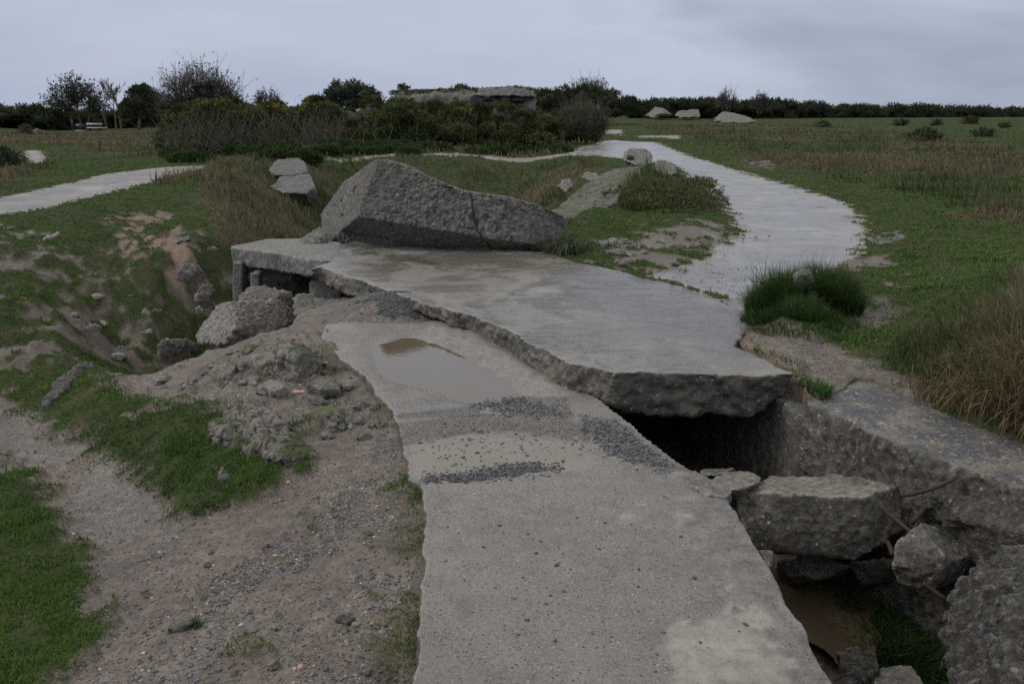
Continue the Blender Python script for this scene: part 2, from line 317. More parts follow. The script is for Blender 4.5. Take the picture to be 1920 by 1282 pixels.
# ------------------------------------------------------------------ materials
class M:
    def __init__(s, name):
        s.m = bpy.data.materials.new(name); s.m.use_nodes = True; s.t = s.m.node_tree; s.t.nodes.clear()
        s.out = s.n('ShaderNodeOutputMaterial'); s.b = s.n('ShaderNodeBsdfPrincipled'); s.t.links.new(s.b.outputs[0], s.out.inputs[0])
        s.pos = s.n('ShaderNodeNewGeometry').outputs['Position']
    def n(s, t, **k):
        n = s.t.nodes.new(t)
        for a, b in k.items(): setattr(n, a, b)
        return n
    def put(s, inp, v):
        if isinstance(v, bpy.types.NodeSocket): s.t.links.new(v, inp)
        elif isinstance(v, tuple) and len(v) == 3 and inp.type == 'RGBA': inp.default_value = (*v, 1)
        else: inp.default_value = v
    def noise(s, scale, detail=4, rough=.55, vec=None, dist=0):
        n = s.n('ShaderNodeTexNoise'); s.put(n.inputs['Vector'], vec or s.pos); n.inputs['Scale'].default_value = scale; n.inputs['Detail'].default_value = detail
        n.inputs['Roughness'].default_value = rough; n.inputs['Distortion'].default_value = dist; return n.outputs['Fac']
    def vor(s, scale, feature='F1', vec=None, rand=1):
        n = s.n('ShaderNodeTexVoronoi', feature=feature); s.put(n.inputs['Vector'], vec or s.pos); n.inputs['Scale'].default_value = scale; n.inputs['Randomness'].default_value = rand
        return n.outputs
    def math(s, op, a, b=0, c=None):
        n = s.n('ShaderNodeMath', operation=op); s.put(n.inputs[0], a); s.put(n.inputs[1], b)
        if c is not None: s.put(n.inputs[2], c)
        return n.outputs[0]
    def ss(s, x, a, b):
        n = s.n('ShaderNodeMapRange', interpolation_type='SMOOTHSTEP'); s.put(n.inputs[0], x); n.inputs[1].default_value = a; n.inputs[2].default_value = b; return n.outputs[0]
    def mix(s, f, a, b, bt='MIX'):
        n = s.n('ShaderNodeMix', data_type='RGBA', blend_type=bt); s.put(n.inputs['Factor'], f); s.put(n.inputs['A'], a); s.put(n.inputs['B'], b); return n.outputs['Result']
    def ramp(s, f, els, interp='LINEAR'):
        n = s.n('ShaderNodeValToRGB'); s.put(n.inputs[0], f); cr = n.color_ramp; cr.interpolation = interp
        while len(cr.elements) < len(els): cr.elements.new(.5)
        for e, (p, c) in zip(cr.elements, els): e.position = p; e.color = (*c, 1)
        return n.outputs[0]
    def sep(s, c):
        n = s.n('ShaderNodeSeparateColor'); s.put(n.inputs[0], c); return n.outputs
    def attr(s, name): return s.n('ShaderNodeAttribute', attribute_name=name).outputs['Color']
    def up(s):
        n = s.n('ShaderNodeSeparateXYZ'); s.put(n.inputs[0], s.n('ShaderNodeNewGeometry').outputs['Normal']); return n.outputs[2]
    def bump(s, h, dist, strength=1.0, nrm=None):
        n = s.n('ShaderNodeBump'); s.put(n.inputs['Height'], h); n.inputs['Distance'].default_value = dist; n.inputs['Strength'].default_value = strength
        if nrm is not None: s.put(n.inputs['Normal'], nrm)
        return n.outputs[0]
    def done(s, col, rough, nrm=None, spec=None):
        s.put(s.b.inputs['Base Color'], col); s.put(s.b.inputs['Roughness'], rough)
        if nrm is not None: s.put(s.b.inputs['Normal'], nrm)
        if spec is not None: s.put(s.b.inputs['Specular IOR Level'], spec)
        return s.m
AGG = [(0, (.02, .022, .028)), (.22, (.05, .05, .055)), (.42, (.14, .115, .09)), (.6, (.22, .19, .16)), (.78, (.17, .10, .06)), (.9, (.34, .31, .27)), (1, (.55, .53, .5))]
def concrete(name, c1, c2, peb=60, pebc=.5, lichen=.3, moss=.3, dark=.3, rough=.8, bump=.01, masks=False, wetf=0.0, rust=.2, streak=0.0, grain=.55, gsc=24):
    k = M(name)
    big = k.noise(1.3, 5, .6); mid = k.noise(7, 5, .65); fine = k.noise(60, 4, .7)
    col = k.mix(k.ss(big, .35, .65), c1, c2)
    col = k.mix(k.math('MULTIPLY', k.ss(mid, .4, .75), .55), col, tuple(v * .5 for v in c1))
    v = k.vor(peb); vc = k.sep(v['Color'])
    agg = k.ramp(vc[0], AGG)
    on = k.math('MULTIPLY', k.ss(vc[1], 1 - pebc, 1 - pebc + .05), k.ss(v['Distance'], .42, .3))
    col = k.mix(on, col, agg)
    v2 = k.vor(peb * 2.7); vc2 = k.sep(v2['Color']); on2 = k.math('MULTIPLY', k.ss(vc2[1], 1 - pebc * .6, 1 - pebc * .6 + .05), k.ss(v2['Distance'], .42, .3))
    col = k.mix(k.math('MULTIPLY', on2, .8), col, k.ramp(vc2[2], AGG))
    if dark: col = k.mix(k.math('MULTIPLY', k.ss(k.noise(2.6, 6, .7, dist=.3), .47, .68), dark), col, (.028, .027, .026))
    if streak:
        mpn = k.n('ShaderNodeMapping'); mpn.inputs['Scale'].default_value = (5, 5, .5); k.put(mpn.inputs[0], k.pos)
        col = k.mix(k.math('MULTIPLY', k.ss(k.noise(2.2, 5, .6, vec=mpn.outputs[0]), .45, .7), streak), col, (.02, .02, .019))
    if lichen:
        l = k.ss(k.math('ADD', k.math('MULTIPLY', k.noise(11, 6, .6), .7), k.math('MULTIPLY', k.noise(2, 2), .3)), .58 - .04 * lichen, .62)
        col = k.mix(k.math('MULTIPLY', l, lichen), col, (.36, .35, .31))
        v3 = k.vor(9); col = k.mix(k.math('MULTIPLY', k.math('MULTIPLY', k.ss(k.math('ADD', v3['Distance'], k.math('MULTIPLY', mid, .12)), .19, .15), k.ss(k.sep(v3['Color'])[0], .8, .82)), min(1, lichen * 1.6)), col, (.46, .45, .40))
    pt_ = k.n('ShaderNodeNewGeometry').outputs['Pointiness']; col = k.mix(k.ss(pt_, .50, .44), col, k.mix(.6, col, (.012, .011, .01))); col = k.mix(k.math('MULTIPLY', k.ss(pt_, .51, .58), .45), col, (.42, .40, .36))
    if rust: col = k.mix(k.math('MULTIPLY', k.ss(k.noise(5.5, 3, .5), .66, .74), rust), col, (.22, .10, .05))
    if moss:
        ms = k.ss(k.math('ADD', k.math('MULTIPLY', k.noise(3.1, 6, .7), .8), k.math('MULTIPLY', k.up(), .2)), .62 - .1 * moss, .70 - .08 * moss)
        col = k.mix(k.math('MULTIPLY', ms, min(1, moss * 1.4)), col, k.mix(mid, (.05, .07, .012), (.14, .17, .02)))
    gr = k.noise(gsc, 9, .78)
    col = k.mix(k.ss(gr, .34, .66), k.mix(grain, col, (.02, .018, .015)), k.mix(grain * .28, col, (.6, .58, .54)))
    h = k.math('ADD', k.math('MULTIPLY', k.math('SUBTRACT', 1, v['Distance']), k.math('MULTIPLY', on, .6)), k.math('ADD', k.math('ADD', k.math('MULTIPLY', fine, .5), k.math('MULTIPLY', gr, 2.2)), k.math('MULTIPLY', mid, 1.2)))
    nrm = k.bump(h, bump)
    rg = k.ramp(k.noise(3, 4), [(0.3, (rough - .2,) * 3), (.7, (rough,) * 3)])
    return k, col, rg, nrm
def conc(*a, **kw):
    k, c, r, n = concrete(*a, **kw); return k.done(c, r, n)

MAT = {}
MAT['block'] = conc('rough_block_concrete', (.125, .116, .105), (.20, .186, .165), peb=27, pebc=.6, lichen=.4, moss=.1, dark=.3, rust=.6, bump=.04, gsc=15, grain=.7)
MAT['block_lit_faces'] = conc('pebbly_lit_face_concrete', (.27, .25, .225), (.38, .36, .325), peb=24, pebc=.6, lichen=.5, moss=.1, dark=.2, rust=.5, bump=.05, gsc=15, grain=.65)  # pebbly, lichened concrete, also lightened so its faces look lit
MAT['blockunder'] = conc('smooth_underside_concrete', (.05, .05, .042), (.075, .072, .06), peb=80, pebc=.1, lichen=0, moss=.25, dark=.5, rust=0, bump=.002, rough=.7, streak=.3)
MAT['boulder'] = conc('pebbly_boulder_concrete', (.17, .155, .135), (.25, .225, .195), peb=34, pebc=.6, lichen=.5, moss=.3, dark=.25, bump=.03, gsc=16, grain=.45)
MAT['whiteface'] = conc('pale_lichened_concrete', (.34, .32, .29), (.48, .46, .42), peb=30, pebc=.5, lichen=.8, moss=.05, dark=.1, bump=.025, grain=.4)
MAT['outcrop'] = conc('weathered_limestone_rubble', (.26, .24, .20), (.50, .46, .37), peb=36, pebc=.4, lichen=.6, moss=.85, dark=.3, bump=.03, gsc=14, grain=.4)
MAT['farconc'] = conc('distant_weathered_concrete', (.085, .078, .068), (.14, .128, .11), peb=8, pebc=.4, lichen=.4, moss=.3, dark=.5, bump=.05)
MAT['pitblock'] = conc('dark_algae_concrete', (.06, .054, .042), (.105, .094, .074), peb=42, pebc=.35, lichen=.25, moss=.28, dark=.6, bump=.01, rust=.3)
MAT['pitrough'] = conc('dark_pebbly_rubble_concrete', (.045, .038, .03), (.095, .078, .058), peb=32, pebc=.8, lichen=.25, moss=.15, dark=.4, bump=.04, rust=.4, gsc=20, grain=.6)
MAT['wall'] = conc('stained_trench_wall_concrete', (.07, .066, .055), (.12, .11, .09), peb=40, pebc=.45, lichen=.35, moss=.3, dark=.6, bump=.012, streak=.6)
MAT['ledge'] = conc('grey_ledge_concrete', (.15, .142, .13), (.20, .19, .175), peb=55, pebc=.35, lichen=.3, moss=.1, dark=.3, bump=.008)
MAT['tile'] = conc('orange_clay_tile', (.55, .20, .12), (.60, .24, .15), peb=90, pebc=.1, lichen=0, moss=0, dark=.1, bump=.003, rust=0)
def top_conc(name, kind):
    """slab material: worn wet top, rough darker sides, masked gravel beds (attribute 'ma')"""
    k, col, rg, nrm = concrete(name, (.20, .182, .16), (.255, .235, .208), peb=75, pebc=.35, lichen=.1, moss=0, dark=.16, rough=.7, bump=(.0028 if kind == 'big' else .005), rust=.1, grain=.32, gsc=70)
    sv_ = k.vor(170); sc2 = k.sep(sv_['Color']); col = k.mix(k.math('MULTIPLY', k.ss(sc2[1], .62, .7), k.math('MULTIPLY', k.ss(sv_['Distance'], .5, .3), .75)), col, k.ramp(sc2[0], AGG))
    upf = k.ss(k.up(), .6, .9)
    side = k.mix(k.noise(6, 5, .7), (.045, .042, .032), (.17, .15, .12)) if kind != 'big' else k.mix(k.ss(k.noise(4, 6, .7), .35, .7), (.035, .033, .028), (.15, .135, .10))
    v = k.vor(55); vs_ = k.sep(v['Color'])
    side = k.mix(k.math('MULTIPLY', k.ss(vs_[1], .6, .65), k.ss(v['Distance'], .4, .3)), side, k.ramp(vs_[0], AGG))
    side = k.mix(k.math('MULTIPLY', k.ss(k.noise(2.2, 5, .6), .5, .62), .7), side, (.03, .032, .025))
    m = k.sep(k.attr('ma')); m2 = k.sep(k.attr('mb'))
    if kind == 'big': col = k.mix(k.ss(k.noise(1.6, 6, .65, dist=.8), .42, .62), k.mix(.55, col, (.075, .072, .07)), k.mix(.1, col, (.10, .10, .105)))
    if kind == 'walk':
        pv = k.vor(95); pc = k.sep(pv['Color']); pon = k.ss(pv['Distance'], .5, .38)
        bl = k.ramp(pc[0], [(0, (.025, .03, .04)), (.5, (.06, .068, .085)), (.8, (.12, .12, .12)), (1, (.25, .23, .2))])
        pu = k.ramp(pc[0], [(0, (.06, .035, .04)), (.5, (.12, .075, .08)), (.85, (.17, .13, .12)), (1, (.3, .27, .24))])
        mud = k.mix(k.noise(3, 5, .6), (.19, .175, .148), (.255, .235, .198))
        col = k.mix(m[2], col, mud)
        col = k.mix(k.math('MULTIPLY', m[1], k.math('ADD', k.math('MULTIPLY', pon, .55), .3)), col, pu)
        col = k.mix(k.math('MULTIPLY', m[0], k.math('ADD', k.math('MULTIPLY', pon, .6), .25)), col, bl)
        col = k.mix(k.math('MULTIPLY', m2[1], k.ss(k.noise(18, 7, .75), .25, .6)), col, k.mix(k.noise(14, 5), (.25, .22, .18), (.42, .385, .33)))      # pale flaked patch
        col = k.mix(k.math('MULTIPLY', m2[2], .75), col, k.mix(k.ss(k.noise(22, 8, .8), .35, .62), (.03, .033, .04), (.17, .158, .14)))   # dark algae rim
        nrm = k.bump(k.math('MULTIPLY', k.math('SUBTRACT', 1, pv['Distance']), k.math('ADD', m[0], m[1])), .012, 1, nrm)
        wet = k.math('ADD', k.math('MULTIPLY', m2[0], .75), .1)
    else:
        str_ = k.n('ShaderNodeMapping'); str_.inputs['Scale'].default_value = (.8, 1.5, 1); str_.inputs['Rotation'].default_value = (0, 0, .5); k.put(str_.inputs[0], k.pos)
        st = k.noise(3.2, 6, .62, vec=str_.outputs[0], dist=.6)
        col = k.mix(k.math('MULTIPLY', k.ss(st, .5, .62), .45), col, (.135, .12, .095))
        col = k.mix(k.math('MULTIPLY', m[0], .8), col, k.mix(k.noise(6, 5), (.075, .06, .036), (.12, .098, .062)))     # brown silt film
        col = k.mix(k.ss(k.math('ADD', k.math('MULTIPLY', m[1], .6), k.noise(7, 6, .7)), .98, 1.12), col, k.mix(k.noise(20), (.025, .035, .008), (.06, .08, .018)))  # moss seam
        ln = k.math('ABSOLUTE', k.math('SUBTRACT', k.noise(2.1, 7, .6, vec=str_.outputs[0], dist=1.2), .5)); lm = k.math('MULTIPLY', k.ss(ln, .010, .003), k.ss(k.noise(1.1, 3), .5, .6)); col = k.mix(k.math('MULTIPLY', lm, .8), col, (.03, .027, .024))
        nrm = k.bump(k.math('ADD', st, k.ss(ln, .0, .03)), .006, .6, nrm)
        wet = k.math('ADD', k.math('MULTIPLY', k.ss(k.noise(1.6, 6, .65, dist=.8), .58, .44), .65), k.math('ADD', .32, k.math('MULTIPLY', m2[0], .95)))
        col = k.mix(k.math('MULTIPLY', m2[0], .45), col, (.07, .068, .068))
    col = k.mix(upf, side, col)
    rgh = k.math('SUBTRACT', .72, k.math('MULTIPLY', k.math('MULTIPLY', wet, upf), .62))
    rgh = k.math('MAXIMUM', rgh, .12)
    return k.done(col, rgh, nrm, .85 if kind == 'big' else .6)
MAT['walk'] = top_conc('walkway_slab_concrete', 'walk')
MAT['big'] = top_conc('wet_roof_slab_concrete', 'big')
def simple(name, col, rough=.7, c2=None, scale=8, spec=None, bump=None):
    k = M(name); c = k.mix(k.noise(scale, 5), col, c2 or tuple(v * .6 for v in col)); n = k.bump(k.noise(scale * 3, 4), bump) if bump else None
    return k.done(c, rough, n, spec)
MAT['rust'] = simple('rusty_iron', (.045, .024, .02), .8, (.02, .012, .011), 40, bump=.003)
MAT['crack'] = simple('dark_crack', (.012, .011, .010), .9)
MAT['bark'] = simple('grey_bark', (.085, .078, .065), .9, (.05, .045, .038), 6)
MAT['yellowbark'] = simple('lichen_yellow_bark', (.16, .14, .05), .9, (.10, .095, .06), 4)
MAT['stem'] = simple('bare_gorse_stem', (.125, .11, .075), .9, (.06, .055, .035), 5)
MAT['whitepaint'] = simple('white_paint', (.5, .5, .5), .5)
MAT['darkpanel'] = simple('dark_panel', (.02, .02, .025), .5)
MAT['wood'] = simple('weathered_post_wood', (.06, .05, .04), .9)
MAT['blue_cloth'] = simple('dark_blue_cloth', (.02, .04, .07), .9)
MAT['pale_cloth'] = simple('pale_cloth', (.4, .38, .35), .9)
MAT['skin'] = simple('skin', (.45, .28, .2), .6)
def blade_mat(name, rough=.6, trans=.25):
    k = M(name); c = k.attr('Col'); tr = k.n('ShaderNodeBsdfTranslucent'); k.put(tr.inputs[0], c)
    ms = k.n('ShaderNodeMixShader'); ms.inputs[0].default_value = trans; k.t.links.new(k.b.outputs[0], ms.inputs[1]); k.t.links.new(tr.outputs[0], ms.inputs[2]); k.t.links.new(ms.outputs[0], k.out.inputs[0])
    return k.done(c, rough, None, .1)
MAT['blade'] = blade_mat('grass_blades'); MAT['leaf'] = blade_mat('leaves', .7, .2)
MAT['pebble'] = (lambda k: k.done(k.attr('Col'), .5))(M('pebbles'))
k = M('murky_puddle_water'); MAT['water'] = k.done(k.mix(k.noise(3, 4), (.08, .06, .037), (.105, .08, .052)), .03, k.bump(k.noise(25, 2), .0004)); k.b.inputs['IOR'].default_value = 1.65
# ground
k = M('ground_soil_turf_gravel')
ma = k.sep(k.attr('ma')); mb = k.sep(k.attr('mb'))
soil = k.mix(k.ss(k.noise(4, 7, .7), .4, .62), (.035, .055, .018), (.070, .066, .038))
soil = k.mix(ma[2], soil, k.mix(k.noise(1.5, 5, .6), (.10, .078, .048), (.075, .068, .038)))
b1 = k.mix(k.ss(k.noise(1.4, 6, .6), .35, .65), (.145, .114, .088), (.215, .176, .142))
b1 = k.mix(k.math('MULTIPLY', k.ss(k.noise(9, 5, .7), .45, .7), .5), b1, (.085, .068, .055))
b1 = k.mix(k.math('MULTIPLY', k.sep(k.attr('mc'))[0], .75), b1, k.mix(k.ss(k.noise(3, 6, .7), .3, .7), (.06, .045, .032), (.15, .113, .08)))
b1 = k.mix(k.ss(k.noise(16, 8, .75), .42, .62), k.mix(.5, b1, (.03, .024, .02)), b1)
b1 = k.mix(k.math('MULTIPLY', mb[0], .75), b1, k.mix(k.noise(7, 4), (.26, .15, .085), (.17, .11, .07)))
v = k.vor(70); vc = k.sep(v['Color']); pon = k.math('MULTIPLY', k.ss(v['Distance'], .45, .3), k.ss(k.math('ADD', vc[1], k.math('MULTIPLY', mb[1], .45)), .72, .8))
v2 = k.vor(150); vc2 = k.sep(v2['Color']); pon2 = k.math('MULTIPLY', k.ss(v2['Distance'], .45, .3), k.ss(k.math('ADD', vc2[1], k.math('MULTIPLY', mb[1], .35)), .6, .7))
pb = [(0, (.03, .035, .045)), (.5, (.06, .065, .08)), (.7, (.14, .12, .10)), (.85, (.22, .15, .09)), (1, (.4, .38, .35))]
b1 = k.mix(k.math('MULTIPLY', pon2, .8), b1, k.ramp(vc2[0], pb)); b1 = k.mix(pon, b1, k.ramp(vc[0], pb))
pth = k.mix(k.ss(k.noise(.9, 6, .6), .35, .65), (.19, .178, .165), (.265, .25, .235))
pth = k.mix(k.math('MULTIPLY', k.ss(k.noise(4, 8, .75), .46, .64), .6), pth, (.10, .088, .075))
pth = k.mix(k.math('MULTIPLY', k.math('MAXIMUM', pon, pon2), k.math('MULTIPLY', mb[1], .8)), pth, (.09, .10, .12))
pth = k.mix(k.math('MULTIPLY', k.ss(ma[0], .97, .5), .6), pth, (.19, .135, .10))
col = k.mix(ma[1], soil, b1); col = k.mix(k.ss(ma[0], .3, .6), col, pth)
h = k.math('ADD', k.math('MULTIPLY', k.math('SUBTRACT', 1, v['Distance']), k.math('MULTIPLY', pon, .5)), k.math('ADD', k.noise(9, 6, .7), k.math('MULTIPLY', k.noise(45, 4, .7), .35)))
wetn = k.math('MULTIPLY', k.math('MAXIMUM', k.math('MULTIPLY', ma[0], .3), k.math('MULTIPLY', mb[2], .88)), k.ss(k.noise(1.7, 7, .7), .30, .58))
rg = k.math('SUBTRACT', .72, k.math('MULTIPLY', wetn, .66))
bst = k.bump(k.math('MULTIPLY', h, k.math('SUBTRACT', 1, k.math('MULTIPLY', k.math('MULTIPLY', ma[0], mb[2]), .74))), .03, .9)
col = k.mix(k.ss(k.noise(28, 9, .8), .25, .75), k.mix(.3, col, (.02, .017, .014)), col)
MAT['ground'] = k.done(col, k.mix(ma[1], (.95, .95, .95), rg), bst, k.math('ADD', k.math('MULTIPLY', ma[1], .45), k.math('ADD', .05, k.math('MULTIPLY', k.math('MULTIPLY', ma[0], mb[2]), .45))))

# ------------------------------------------------------------------ ground mesh
azf = np.arange(-50, 52.01, .16); azc = np.concatenate([np.linspace(-180, -52, 60), azf, np.linspace(54, 180, 60)[:-1]])
az = np.radians(azc); rr = np.concatenate([np.exp(np.linspace(math.log(.4), math.log(1.9), 30))[:-1], np.exp(np.linspace(math.log(1.9), math.log(45), 430))[:-1], np.exp(np.linspace(math.log(45), math.log(2500), 120))])
A_, R_ = np.meshgrid(az, rr); gx = (R_ * np.sin(A_)).ravel(); gy = (R_ * np.cos(A_)).ravel()
reg = regions(gx, gy); gz = hcut(gx, gy, hfull(gx, gy, reg)); na, nr = len(az), len(rr)
inpit = poly_sd(PIT, gx, gy) < 0.10
for kk in ('path', 'dry', 'wet', 'blue'): reg[kk] = np.where(inpit, 0, reg[kk])
reg['bare'] = np.where(inpit, 1, reg['bare']); reg['clay'] = np.where(inpit, .35, reg['clay'])
ii = np.arange(na); jj = np.arange(nr - 1); I, J = np.meshgrid(ii, jj); I2 = (I + 1) % na
quads = np.stack([J * na + I, J * na + I2, (J + 1) * na + I2, (J + 1) * na + I], 2).reshape(-1, 4)[:, ::-1]
gv = np.stack([gx, gy, gz], 1); gv = np.concatenate([gv, [[0, 0, -.25]]]); fan = np.stack([ii, (ii + 1) % na, np.full(na, len(gv) - 1)], 1)[:, ::-1]
gm = mesh_np('ground', gv, [quads, fan], True)
setcol(gm, 'mc', np.stack([np.append(reg['earth'], 0)] * 3, 1))
bv = np.maximum(reg['bare'], .85 * sstep(.1, .7, reg['soft']) * (np.hypot(gx, gy) < 12) * (1 - .2 * reg['thin'])); setcol(gm, 'ma', np.stack([np.append(reg['path'], 0), np.append(bv, 1), np.append(reg['dry'], 0)], 1))
setcol(gm, 'mb', np.stack([np.append(reg['clay'], 0), np.append(reg['blue'], 0), np.append(reg['wet'], 0)], 1))
link('ground', gm, MAT['ground'], kind='structure')

# ------------------------------------------------------------------ solid concrete builder
def remesh_np(name, V, FS, voxel):
    me = mesh_np(name + '_raw', V, FS); bm = bmesh.new(); bm.from_mesh(me); bmesh.ops.recalc_face_normals(bm, faces=bm.faces); bmesh.ops.triangulate(bm, faces=bm.faces); bm.to_mesh(me); bm.free()
    o = bpy.data.objects.new('tmp', me); COL.objects.link(o)
    m = o.modifiers.new('r', 'REMESH'); m.mode = 'VOXEL'; m.voxel_size = voxel; m.adaptivity = 0
    dg = bpy.context.evaluated_depsgraph_get(); ev = o.evaluated_get(dg); nm = bpy.data.meshes.new_from_object(ev)
    bpy.data.objects.remove(o); bpy.data.meshes.remove(me); nm.name = name; return nm
def getco(me):
    a = np.empty(len(me.vertices) * 3, np.float32); me.vertices.foreach_get('co', a); return a.reshape(-1, 3).astype(float)
def putco(me, V):
    me.vertices.foreach_set('co', np.asarray(V, np.float32).ravel()); me.polygons.foreach_set('use_smooth', np.ones(len(me.polygons), bool)); me.update()
def nvec(P, s, oct=4, seed=0): return np.stack([fbm(P * s + seed + 31.7 * q, oct) for q in range(3)], 1)
def loft(rings):
    n = len(rings[0]); V = np.concatenate(rings); FS = []
    for a in range(len(rings) - 1):
        i = np.arange(n); j = (i + 1) % n; FS.append(np.stack([a * n + i, a * n + j, (a + 1) * n + j, (a + 1) * n + i], 1))
    FS.append(np.arange(n)[None, ::-1]); FS.append((len(rings) - 1) * n + np.arange(n)[None]); return V, FS
def hull(P):
    bm = bmesh.new(); vs = [bm.verts.new(p) for p in P]; r = bmesh.ops.convex_hull(bm, input=vs)
    bmesh.ops.delete(bm, geom=list({g for g in r['geom_interior'] + r['geom_unused'] if isinstance(g, bmesh.types.BMVert)}), context='VERTS')
    bm.verts.index_update(); V = np.array([v.co[:] for v in bm.verts]); Fc = np.array([[v.index for v in f.verts] for f in bm.faces if len(f.verts) == 3]); bm.free(); return V, [Fc]
def rough_solid(name, V, FS, voxel, amp=.03, freq=4, fine=.006, flatz=None, seed=0, ridge=0, planes=None, cob=0, cobf=14):
    """voxel-remesh a closed shape and break its surface up; flatz keeps a worn flat top"""
    me = remesh_np(name, V, FS, voxel); P = getco(me)
    d = nvec(P, freq, 4, seed) * amp + nvec(P, freq * 6, 3, seed + 5) * fine
    no = np.empty(len(P) * 3, np.float32); me.vertices.foreach_get('normal', no); no = no.reshape(-1, 3)
    if cob:
        for cf, ca in ((cobf, 1), (cobf * 2.3, .45)): w_, id_ = worley(P, cf, seed); d += no * ((np.clip(.62 - w_, -.2, .6) * (.4 + 1.2 * id_)) * cob * ca)[:, None]
    if ridge: 
        q = 1 - np.abs(fbm(P * freq * .8 + seed, 4)) * 2.2; d += no * (q[:, None] - .5) * ridge
    if flatz is not None:
        top = sstep(-.03, -.004, P[:, 2] - flatz); d[:, 2] *= (1 - .93 * top); d[:, :2] *= (1 - .0 * top)[:, None]
        # chipped arris: noise-driven drop near edges is in d already
    if planes is not None:
        for nrm_, c, w in planes:
            s = sstep(-.05, -.005, P @ nrm_ - c); d -= (s * w)[:, None] * (d @ nrm_)[:, None] * nrm_
    putco(me, P + d); return me
def slab(name, top, bottom, voxel, mat, label, cat, amp=.03, freq=5, fine=.006, flatz=None, seed=0, masks=None, cob=0, cobf=14, **kw):
    V, FS = loft([np.array(top), np.array(bottom)]); me = rough_solid(name, V, FS, voxel, amp, freq, fine, flatz, seed, cob=cob, cobf=cobf)
    if masks: masks(me)
    return link(name, me, mat, label=label, cat=cat, **kw)

# walkway slab -------------------------------------------------------
def PW(pts, z=0): return np.array([PZ(a, b, z) for a, b in pts])
PUD = PW([(708,658),(722,642),(760,632),(800,634),(850,648),(900,672),(940,688),(955,705),(965,735),(930,744),(890,746),(850,736),(815,722),(770,714),(735,702),(715,682)])
def walkmask(me):
    P = getco(me); x, y = P[:, 0], P[:, 1]; top = P[:, 2] > -.06
    n = fb2(x, y, 5, 4, 60); n2 = fb2(x, y, 14, 3, 61); xj = x + n * .06; yj = y + n2 * .06
    st = inpoly(PW([(700,905),(788,906),(900,898),(1010,886),(1110,880),(1200,868),(1330,880),(1400,800),(1000,560),(560,560)]), xj, yj, .003)
    dep = inpoly(PUD, x + n * .03, y + n2 * .03, .03)
    P[:, 2] -= top * (st * .014 + dep * .032)
    # earth washed against the slab on the far side of the puddle
    hp = inpoly(PW([(820,600),(900,625),(980,680),(1080,745),(1060,760),(960,705),(880,665),(800,625)]), xj, yj, .02); P[:, 2] += top * hp * (.05 + .03 * n)
    putco(me, P)
    blue = np.maximum.reduce([inpoly(PW([(785,905),(800,888),(900,878),(990,862),(1040,872),(1010,884),(900,900)]), xj, yj, .006),
        inpoly(PW([(880,752),(960,735),(1060,750),(1080,780),(950,772)]), xj, yj, .01), inpoly(PW([(1090,770),(1160,785),(1290,885),(1220,880),(1140,850),(1090,800)]), xj, yj, .012),
        .8 * inpoly(PW([(745,770),(900,755),(900,775),(750,785)]), xj, yj, .012)])
    purp = inpoly(PW([(745,790),(900,770),(1060,780),(1110,800),(1100,822),(1020,812),(930,805),(860,812),(760,830)]), xj, yj, .01)
    mud = inpoly(PW([(770,860),(800,825),(900,808),(960,818),(1100,825),(1160,860),(1080,880),(900,880),(790,898)]), xj, yj, .01)
    mud = np.maximum(mud, hp * .42)
    wet = np.maximum(inpoly(PW([(640,590),(740,600),(990,720),(990,760),(740,770),(690,700)]), xj, yj, .03), inpoly(PW([(600,610),(720,620),(760,720),(680,690)]), xj, yj, .03))
    pale = np.maximum.reduce([inpoly(PW(q), x + n * .12 + n2 * .05, y + n * .12 + n2 * .05, .006) for q in ([(1250,1225),(1265,1170),(1290,1150),(1340,1170),(1350,1140),(1420,1165),(1480,1230),(1520,1320),(1240,1320),(1255,1260)],
        [(1290,923),(1315,924),(1312,933),(1292,932)], [(1168,962),(1188,960),(1194,968),(1174,971)], [(1120,958),(1130,956),(1132,961)], [(1335,1105),(1360,1103),(1365,1120),(1338,1122)], [(1195,945),(1212,944),(1212,950)], [(1255,970),(1285,972),(1280,985)])])
    rim = 1 - sstep(0, .22, -poly_sd(WALKW[16:], x, y)) if False else np.zeros(len(x))
    e = np.full(len(x), 9.)
    for a, b in zip(WALKW[17:-1], WALKW[18:]):
        dd = b[:2] - a[:2]; t = np.clip(((x - a[0]) * dd[0] + (y - a[1]) * dd[1]) / (dd @ dd), 0, 1); e = np.minimum(e, np.hypot(x - a[0] - t * dd[0], y - a[1] - t * dd[1]))
    rim = sstep(.5, .05, e + n * .5) * sstep(-.35, .3, n2 * 1.2 + n + .15)
    setcol(me, 'ma', np.stack([sstep(.35, .65, blue + n2 * .4 * (blue > .02)), sstep(.35, .65, purp + n2 * .5 * (purp > .02)), sstep(.3, .7, mud + n * .4 * (mud > .02))], 1))
    setcol(me, 'mb', np.stack([wet, pale, rim], 1))
bot = WALKW.copy(); bot[:, 2] = -1.5
slab('walkway_slab', WALKW, bot, .018, MAT['walk'], 'long worn concrete roof slab leading from the viewer to the puddle', 'concrete slab', amp=.022, freq=5, fine=.006, flatz=0, seed=1, masks=walkmask)
